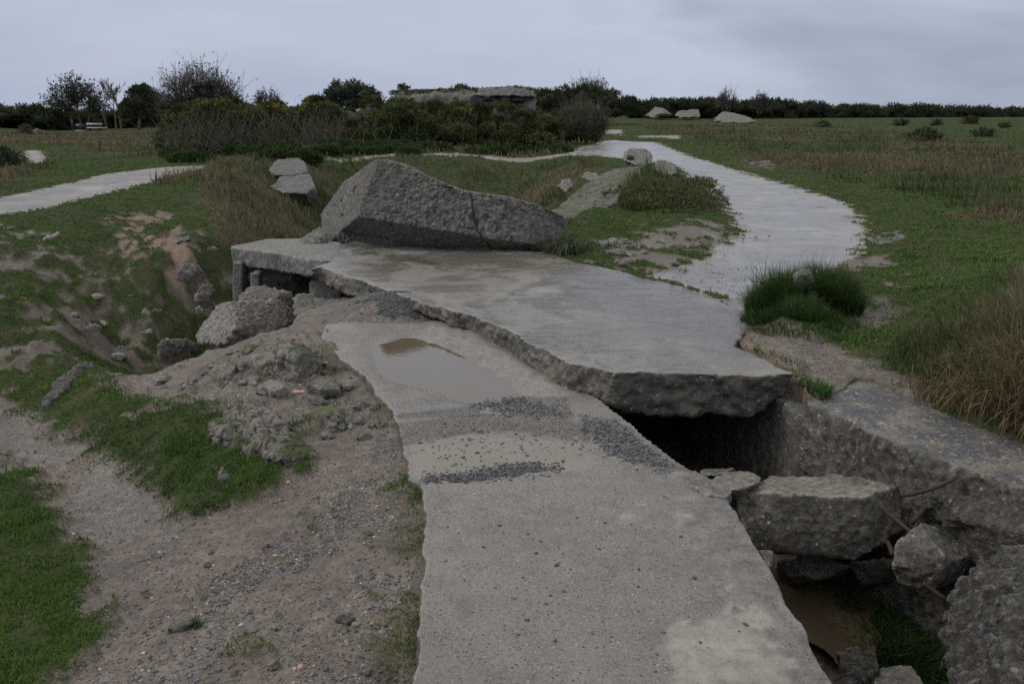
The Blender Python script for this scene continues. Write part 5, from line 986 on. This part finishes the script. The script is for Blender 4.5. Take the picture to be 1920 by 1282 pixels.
def bare_tree(px, pb, ptop, t, label, seed, trunks=1, depth=5, kids=3, spread=.55, bias=(0, 0, .15), leafn=0, leafc=((.03,.035,.015),(.045,.045,.02)), mat='bark', lump=None, lean=(0,0,1), group=None, leafsz=.22, minr=None, trunkmat=None, wpx=0, L0f=.34, wid=None):
    b = PT(px, pb, t); top = PT(px, ptop, t); Hh = top[2] - b[2]; rs = np.random.default_rng(seed); out = []
    tr = []
    e_ = empty('bare_tree', b, label, 'tree', group)
    for q in range(trunks):
        st = b + np.array([(q - (trunks - 1) / 2) * wpx * t / F / max(1, trunks - 1) if trunks > 1 else 0, rs.uniform(-.3, .3), -.1]); d = np.array(lean) + rs.normal(0, .1, 3); d /= np.linalg.norm(d)
        tl = Hh * L0f; tr.append((np.array([st, st + d * tl * .5, st + d * tl]), Hh * .02, Hh * .015)); branches(st + d * tl, d, tl * .75, Hh * .013, depth, out, rs, spread, kids, bias)
    allp = np.concatenate([o_[0] for o_ in out]); sz = Hh / (allp[:, 2].max() - b[2]); sx_ = (wid * t / F) / np.ptp(allp[:, 0]) if wid else sz; mx_ = (allp[:, 0].max() + allp[:, 0].min()) / 2
    fx = lambda P: np.stack([b[0] + (P[:, 0] - (mx_ if wid else b[0])) * sx_, b[1] + (P[:, 1] - b[1]) * sx_, b[2] + (P[:, 2] - b[2]) * sz], 1)
    out = [(fx(p_), a_, c_) for p_, a_, c_ in out]; tr = [(fx(p_), a_, c_) for p_, a_, c_ in tr]
    mr = minr or t * .00022
    for q_ in tr: link('trunk', branch_mesh('trunk', [q_], mr), MAT[trunkmat or mat], e_)
    link('crown', branch_mesh('crown', out, mr), MAT[mat], e_)
    if leafn:
        tips = np.array([o_[0][-1] for o_ in out]); 
        if lump is not None: tips = tips[np.array([lump(p) for p in tips])]
        if len(tips):
            s = tips[rs.integers(0, len(tips), leafn)] + rs.normal(0, Hh * .025, (leafn, 3)); m = rs.random((leafn, 1)); cc = np.array(leafc[0]) * (1 - m) + np.array(leafc[1]) * m
            foliage_obj('leaves', [sprigs(s, rs.normal(size=(leafn, 3)), np.full(leafn, leafsz), cc, 4, .5)], MAT['leaf'], parent=e_)
    return e_
def dome_tree(px, pb, ptop, wid, t, label, seed, n=260, limbs=5, trunk_h=.35, low=.3, tw=.03, mat='bark', trunkmat=None, leafn=0, leafsz=.2, leafc=((.03,.035,.018),(.05,.055,.025)), depth_f=.7, name='bare_tree', cat='tree', wob=.18):
    rs = np.random.default_rng(seed); b = PT(px, pb, t); Hh = PT(px, ptop, t)[2] - b[2]; rx = wid * t / F / 2; e_ = empty(name, b, label, cat); nodes = []; out = []
    for q in range(limbs):
        x0 = (q - (limbs - 1) / 2) / max(1, limbs) * rx * .9; st = b + [x0 * .8, rs.uniform(-.3, .3) * rx * depth_f, -.1]
        nd = b + [x0 * 1.3, rs.uniform(-.4, .4) * rx * depth_f, Hh * trunk_h * rs.uniform(.7, 1.3)]; mid = (st + nd) / 2 + rs.normal(0, Hh * .02, 3)
        link('trunk', branch_mesh('trunk', [(np.array([st, mid, nd]), tw * 4, tw * 2.6)], tw), MAT[trunkmat or mat], e_); nodes.append(nd)
    nodes = np.array(nodes); c0 = b + [0, 0, Hh * low]; tips = []
    for i in range(n):
        d = rs.normal(size=3); d[2] = abs(d[2]) * 1.0 - .12; d /= np.linalg.norm(d); rad = rs.uniform(.55, 1.0) ** .5
        tip = c0 + d * np.array([rx, rx * depth_f, Hh * (1 - low)]) * rad * (1 + wob * float(perlin(d[None] * 2.2 + seed)[0])); nd = nodes[np.argmin(np.linalg.norm(nodes - tip, axis=1) + rs.uniform(0, rx * .3, len(nodes)))]
        m = (nd + tip) / 2 + [0, 0, -Hh * .05] + rs.normal(0, Hh * .05, 3); pts = np.array(bez(nd, m, tip, 6)) + rs.normal(0, Hh * .008, (6, 3)); out.append((pts, tw * 1.5, tw * .45))
        for k_ in range(5):
            f_ = rs.uniform(.35, 1); p_ = nd * (1 - f_) ** 2 + 2 * m * f_ * (1 - f_) + tip * f_ * f_; dd = (tip - m) / (np.linalg.norm(tip - m) + 1e-6) + rs.normal(0, .55, 3) + [0, 0, .3]; L_ = Hh * rs.uniform(.06, .16)
            q1 = p_ + dd * L_ * .5; q2 = q1 + (dd + rs.normal(0, .3, 3)) * L_ * .5; out.append((np.array([p_, q1, q2]), tw * .6, tw * .35)); tips.append(q2)
    link('crown', branch_mesh('crown', out, tw * .3), MAT[mat], e_)
    if leafn:
        tips = np.array(tips); s = tips[rs.integers(0, len(tips), leafn)] + rs.normal(0, Hh * .02, (leafn, 3)); m = rs.random((leafn, 1)); foliage_obj('leaves', [sprigs(s, rs.normal(size=(leafn, 3)), np.full(leafn, leafsz), np.array(leafc[0]) * (1 - m) + np.array(leafc[1]) * m, 4, .5)], MAT['leaf'], parent=e_)
    return e_
DG1, DG2 = (.022, .034, .016), (.052, .066, .028)
# left group of trees
dome_tree(150, 244, 148, 104, 128, 'spreading half-bare tree with yellowish double trunk, leftmost of the tall trees', 1, n=170, limbs=3, trunk_h=.5, low=.42, tw=.05, trunkmat='yellowbark', leafn=900, leafsz=.3)
bare_tree(218, 242, 146, 125, 'slender leafless trees with three pale trunks in the left tree group', 2, trunks=3, wpx=22, depth=4, kids=2, spread=.28, bias=(0, 0, .5), trunkmat='yellowbark', mat='stem', L0f=.36, wid=44)
def tl(px, py, t): return PT(px, py, t)
def LP(lst, t, dy=None):
    """lumps given as (px, py, rx px, rz px)"""
    return [(PT(a, b, t + (dy or 0) * ((i * 37 % 10) / 10 - .5)), (rx * t / F, rx * t / F * .9, rz * t / F)) for i, (a, b, rx, rz) in enumerate(lst)]
e_ = bushy('evergreen_tree', LP([(262,190,24,26),(270,178,20,18),(285,195,22,24),(245,205,18,20),(300,215,20,20),(235,212,14,16),(270,212,24,18)], 118, 4), 90, .42, DG1, DG2, 'dense dark domed evergreen tree right of the slender bare trees', 'tree', seed=3)
V, FS = tube([PT(261, 243, 116), PT(262, 225, 116), PT(263, 205, 117)], [.28, .2, .16], 8); link('trunk', mesh_np('trunk', V, FS, True), MAT['bark'], e_)
dome_tree(382, 236, 118, 172, 85, 'large windswept bare tree with an ivy-dark centre, tallest on the skyline', 4, n=420, limbs=6, trunk_h=.3, low=.25, tw=.032, leafn=900, leafsz=.16)
bushy('ivy_mass', LP([(384,176,20,17),(395,164,13,11),(366,190,20,14),(345,200,20,12),(398,192,16,12),(318,212,20,14),(430,205,30,14)], 84, 3), 110, .30, DG1, (.035,.045,.018), 'dense ivy-covered shrub mass inside the large windswept tree', 'shrub', seed=5, coref=.6)
dome_tree(503, 210, 163, 52, 80, 'small bare treetop just right of the large windswept tree', 6, n=110, limbs=3, tw=.026, leafn=150, leafsz=.14)
bare_tree(758, 182, 158, 76, 'tiny wind-shaped shrub standing on the bunker roof', 7, trunks=1, depth=4, kids=3, spread=.8, wid=26, leafn=100, leafsz=.2)
# far left wood, tree lines
def mass(name, pts, t, n, rx, label, c1=DG1, c2=DG2, size=.4, seed=0, per=70, depth=6, coref=.8):
    """bank of bushes below a traced skyline: pts (px, top py, base py, t)"""
    rs = np.random.default_rng(seed); L = []; xs = [p[0] for p in pts]
    for i in range(n):
        px = rs.uniform(xs[0], xs[-1]); top = np.interp(px, xs, [p[1] for p in pts]); bs = np.interp(px, xs, [p[2] for p in pts]); tt = np.interp(px, xs, [p[3] for p in pts]) + rs.uniform(0, depth)
        f = rs.random() ** .6; py = bs + (top - bs) * f; R0 = rx * rs.uniform(.7, 1.3) * tt / F
        hz = R0 * .75; c = PT(px, py, tt) - [0, 0, hz * .8]; L.append((c, (R0, R0, hz)))
    V, T = core(L, coref)
    lf = lumps_foliage(L, per, size, c1, c2, 4, seed)
    return L, lf, (V, T)
def mass_obj(name, args, label, cat, kind=None, **kw):
    P = []; CV = []; CT_ = []; off = 0
    for a in args: L, lf, (V, T) = mass(name, **a, label=''); P.append(lf); CV.append(V); CT_.append(T + off); off += len(V)
    # core joined to the foliage as quads-less triangles with its own dark twig-and-shade colour
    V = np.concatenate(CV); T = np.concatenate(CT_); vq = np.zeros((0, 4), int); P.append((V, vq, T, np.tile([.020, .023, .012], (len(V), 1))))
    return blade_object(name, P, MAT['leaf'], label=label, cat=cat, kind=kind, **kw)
mass_obj('woodland', [dict(pts=[(-260,195,248,120),(0,196,246,120),(60,192,246,120),(100,205,245,125),(160,206,243,140),(210,208,243,140),(320,206,243,140)], t=0, n=210, rx=16, seed=11, size=.55, per=30)], 'dark low woodland along the left horizon behind the tall trees', 'woodland', kind='stuff')
mass_obj('treeline', [dict(pts=[(1180,186,226,150),(1260,188,226,155),(1340,186,226,160),(1450,186,226,165),(1560,196,225,175),(1700,197,224,180),(1800,201,224,185),(1920,204,223,190),(2300,206,222,190)], t=0, n=620, rx=13, seed=12, size=.62, per=22, depth=8, c1=(.026,.034,.018), c2=(.048,.05,.028))], 'long dark hedge line closing the field along the right horizon', 'hedge', kind='stuff')
bushy('evergreen_bush', LP([(640,172,22,14),(665,166,22,14),(690,178,20,14),(622,180,16,12),(655,182,30,14),(630,160,10,8),(705,185,14,10),(625,195,26,14),(665,195,30,14),(700,196,24,12)], 60, 3), 160, .24, DG1, (.03,.05,.03), 'dark bushy evergreen rising above the thicket left of the bunker', 'shrub', seed=13)
bushy('roof_shrub', LP([(865,168,16,8),(850,171,12,6),(880,172,12,6)], 74, 2), 160, .25, DG1, DG2, 'low green shrub growing on the middle of the bunker', 'shrub', seed=14)
bushy('dark_shrub_bank', LP([(1030,188,26,16),(1060,185,28,20),(1100,186,30,24),(1140,190,28,20),(1175,198,22,16),(1015,180,18,12),(1090,205,40,16),(1150,210,34,14),(1005,190,12,16),(1020,204,26,14),(1050,210,26,14)], 95, 6), 90, .36, DG1, DG2, 'dark evergreen bank right of the bunker below the bare treetop', 'shrub', seed=15)
dome_tree(1102, 215, 143, 84, 97, 'bare twiggy treetop over the dark evergreen bank', 16, n=200, limbs=5, trunk_h=.4, low=.35, tw=.034, leafn=200, leafsz=.18)
dome_tree(1362, 215, 163, 46, 158, 'bare twiggy tree above the middle of the far hedge line', 17, n=90, limbs=3, trunk_h=.4, low=.3, tw=.05, leafn=60, leafsz=.25)
dome_tree(1424, 212, 172, 36, 160, 'small rounded bare tree right of the twiggy tree on the hedge line', 18, n=80, limbs=2, trunk_h=.4, low=.3, tw=.05, leafn=80, leafsz=.25)
# bare grey bush at the end of the thicket
dome_tree(1090, 276, 185, 104, 42, 'round grey leafless bush at the right end of the gorse thicket', 19, n=420, limbs=9, trunk_h=.12, low=.42, tw=.012, mat='stem', leafn=1500, leafsz=.07, leafc=((.06,.055,.045),(.10,.09,.075)), name='bare_bush', cat='bush')
# field shrubs
for i, (a, b, rx, rz, t, lab, c1, c2) in enumerate([(1735,266,40,20,44,'wide dark shrub in the dry field at the right',DG1,DG2),(1845,256,22,12,52,'rounded dark shrub far right in the field',DG1,DG2),(1690,232,16,5,90,'low green shrub near the far hedge, left of a pair',DG1,DG2),(1755,232,14,5,90,'low green shrub near the far hedge, right of a pair',DG1,DG2),(1820,232,18,11,95,'brownish leafless shrub standing in the far green field',(.06,.05,.025),(.075,.06,.03)),(1885,237,13,4,85,'tiny dark shrub in the green field at the far right',DG1,DG2),(1545,236,16,6,80,'small green shrub by the dry grass right of the distant ruins',DG1,DG2),(10,306,38,22,30,'dark bramble bush cut off by the left edge',DG1,DG2),(48,248,14,10,80,'pale green bush by a grey rock in the left field',(.05,.06,.03),(.07,.08,.04)),(310,262,22,14,48,'dark bush at the left foot of the gorse thicket',DG1,DG2)]):
    bushy('field_shrub', LP([(a - rx * .4, b, rx * .6, rz), (a + rx * .3, b - rz * .1, rx * .6, rz * .9), (a, b - rz * .3, rx * .5, rz)], t, 1), 260 * (40 / t) ** 1.1, .16 * (t / 40) ** .7, c1, c2, lab, 'shrub', seed=30 + i)
# gorse thicket
rs = np.random.default_rng(40); L = []; sky_ = [(300,215),(330,200),(380,190),(440,192),(520,192),(600,190),(650,192),(720,192),(800,198),(880,205),(950,200),(1000,205),(1040,218),(1065,240)]
sx, sy = zip(*sky_); sy = np.array(sy, float)
_tx = np.arange(300, 1070, 9); _ty = np.interp(_tx, sx, sy) + rs.normal(0, 5.5, len(_tx)) - 5 * (_tx > 720); sx, sy = _tx, _ty
for i in range(330):
    px = rs.uniform(318, 1050); top = np.interp(px, sx, sy); t = rs.uniform(35.5, 44); bs = 282; lo = top + (34 if px < 620 else 8) ; f = rs.random()
    py = top + 6 + (lo - top if (px < 620 and rs.random() < .8) else (bs - top - 14)) * f; R0 = rs.uniform(.26, .58); L.append((PT(px, py, t) - [0, 0, .12], (R0, R0, R0 * .62)))
th = empty('gorse_thicket', PT(690, 285, 36), 'wide dark gorse thicket with yellow flowers along the crater rim', 'thicket')
foliage_obj('foliage', [lumps_foliage(L, 950, .17, (.030, .042, .018), (.095, .110, .038), 5, 41)], MAT['leaf'], parent=th)
# dark inside
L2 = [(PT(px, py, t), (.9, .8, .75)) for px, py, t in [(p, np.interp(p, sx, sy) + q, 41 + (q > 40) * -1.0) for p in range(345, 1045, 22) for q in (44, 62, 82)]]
V, T = core(L2, 1.0); link('twig_shade_core', mesh_np('twig_shade_core', V, [T], True), MAT['core'], th)
st = []
for i in range(1500):
    px = rs.uniform(320, 1050) if i % 9 == 0 else rs.uniform(320, 640); t = rs.uniform(34.5, 38.5) if px < 650 else rs.uniform(35, 37); b = PT(px, rs.uniform(270, 292), t); q = b + np.array([rs.normal(0, .55), rs.normal(0, .3), rs.uniform(.3, 1.9)]); m = (b + q) / 2 + rs.normal(0, .12, 3); st.append((np.array([b, m, q]), .012, .006))
    if rs.random() < .6: st.append((np.array([m, m + np.array([rs.normal(0, .35), 0, rs.uniform(.2, .6)])]), .01, .006))
link('woody_stems', branch_mesh('woody_stems', st, .006), MAT['stem'], th)
fl = []
for (a, b, n) in [(400,190,12),(375,192,5),(520,200,26),(535,205,10),(575,192,12),(330,220,20),(565,200,20),(690,215,15),(880,205,15),(760,208,12),(1000,262,14)]:
    c = PT(a, b, 35.4); fl.append(c + rs.normal(0, .16, (n, 3)) * [1.3, .5, .6])
fl = np.concatenate(fl); foliage_obj('blossom', [sprigs(fl, rs.normal(size=fl.shape), np.full(len(fl), .06), np.tile([.26, .20, .025], (len(fl), 1)), 4, .6)], MAT['leaf'], parent=th)
# low green weeds at its foot
wl = []
for i in range(60):
    px = rs.uniform(300, 1075); py = rs.uniform(272, 288) if px > 600 else rs.uniform(275, 300); g = G(px, py + 4); wl.append((g + [0, 0, .05], (.5, .4, .22)))
blade_object('undergrowth', [lumps_foliage(wl, 1500, .14, (.028, .05, .016), (.055, .085, .025), 5, 44)], MAT['leaf'], label='low green weeds along the foot of the gorse thicket', cat='undergrowth', kind='stuff')
# weeds on the right mound
wl = [(G(px, py) + [0, 0, .05], (.38, .38, .09)) for px, py in zip(rs.uniform(1165, 1330, 34), rs.uniform(345, 402, 34))]
blade_object('mound_weeds', [lumps_foliage(wl, 1500, .07, (.045, .055, .022), (.13, .12, .06), 5, 45)], MAT['leaf'], label='tangled weeds on the mound between the mossy slab and the path', cat='undergrowth', kind='stuff')

wl = [(PT(px, np.interp(px, [736, 850, 890, 945, 962, 1000], [174, 171, 170, 168, 165, 170]) + 2, 71 + (i % 3)), (.5, .5, .22)) for i, px in enumerate(np.arange(738, 1000, 7))]
blade_object('roof_turf', [lumps_foliage(wl, 500, .16, (.04, .05, .02), (.10, .10, .045), 4, 46)], MAT['leaf'], label='ragged grass and moss growing along the top of the bunker', cat='grass', kind='stuff')
# ------------------------------------------------------------------ small far things
g = G(187, 283); tp = tdist(g); V, FS = tube([g, PT(187, 254, tp)], [.045, .04], 8); link('wooden_post', mesh_np('wooden_post', V, FS, True), MAT['wood'], label='short dark wooden post in the dry left field', cat='post')
def box(a, b, c): # center, half sizes
    s = np.array([[x_, y_, z_] for x_ in (-1, 1) for y_ in (-1, 1) for z_ in (-1, 1)]); return np.array(a) + s * np.array(b)
tb_ = 124; gz_ = PT(178, 243, tb_)
e_ = empty('picnic_table', gz_, 'white table with a bench in front of the left trees', 'table')
def bx(name, c, hs, mat, par): V, FS = hull(box(c, hs, 0)); return link(name, mesh_np(name, V, FS), mat, par)
cc = PT(177, 233, tb_); bx('table_top', cc, (1.05, .45, .14), MAT['whitepaint'], e_); bx('bench_seat', PT(182, 240, tb_ - .8), (1.45, .2, .09), MAT['whitepaint'], e_)
for s in (-.8, .8): bx('leg', cc + np.array([s, 0, -.5]), (.12, .35, .42), MAT['darkpanel'], e_)
e_ = empty('info_board', PT(149, 246, tb_), 'dark low board on a pale base beside the standing person', 'board')
bx('panel', PT(150, 238, tb_), (.62, .15, .42), MAT['darkpanel'], e_); bx('base', PT(150, 246, tb_ - .2), (.6, .3, .14), MAT['whitepaint'], e_)
# person: one skinned body
pb_ = PT(138, 247, tb_ - 1); hgt = 1.7
J = [(0,0,.95),(0,0,1.2),(0,0,1.42),(0,0,1.52),(0,.02,1.62),(.18,0,1.38),(.24,0,1.1),(.22,-.12,.88),(-.18,0,1.38),(-.24,0,1.1),(-.22,-.1,.86),(.1,0,.88),(.11,0,.48),(.12,0,.06),(.12,-.14,.03),(-.1,0,.88),(-.11,.03,.48),(-.12,.05,.06),(-.12,-.09,.03)]
E = [(0,1),(1,2),(2,3),(3,4),(2,5),(5,6),(6,7),(2,8),(8,9),(9,10),(0,11),(11,12),(12,13),(13,14),(0,15),(15,16),(16,17),(17,18)]
RD = [.15,.15,.15,.06,.1,.07,.05,.035,.07,.05,.035,.1,.07,.05,.04,.1,.07,.05,.04]
me = bpy.data.meshes.new('person'); me.from_pydata(J, E, []); po = bpy.data.objects.new('person', me); COL.objects.link(po); po.location = pb_
md = po.modifiers.new('skin', 'SKIN'); po.modifiers.new('sub', 'SUBSURF').render_levels = 1
for v, rad in zip(me.skin_vertices[0].data, RD): v.radius = (rad, rad)
me.skin_vertices[0].data[0].use_root = True; dg = bpy.context.evaluated_depsgraph_get(); nm = bpy.data.meshes.new_from_object(po.evaluated_get(dg)); po.modifiers.clear(); po.data = nm; nm.name = 'person'
nm.materials.clear()
for m_ in ('blue_cloth', 'skin', 'darkpanel'): nm.materials.append(MAT[m_])
for p in nm.polygons: p.material_index = 1 if p.center.z > 1.5 else (2 if p.center.z < .85 else 0)
tag(po, 'standing person in a dark blue jacket by the left trees', 'person')
hp = bpy.data.meshes.new('hair'); bm = bmesh.new(); bmesh.ops.create_icosphere(bm, subdivisions=2, radius=.11); bmesh.ops.translate(bm, verts=bm.verts, vec=(0, .05, 1.68)); bm.to_mesh(hp); bm.free(); ho = bpy.data.objects.new('hair', hp); COL.objects.link(ho); hp.materials.append(MAT['wood']); ho.parent = po
grock('boulder', [(62,249,244),(70,250,240),(78,250,246)], MAT['farconc'], 'grey rock beside the pale green bush in the left field', seed=80, amp=.1, freq=1, voxel=.1)
print('done')
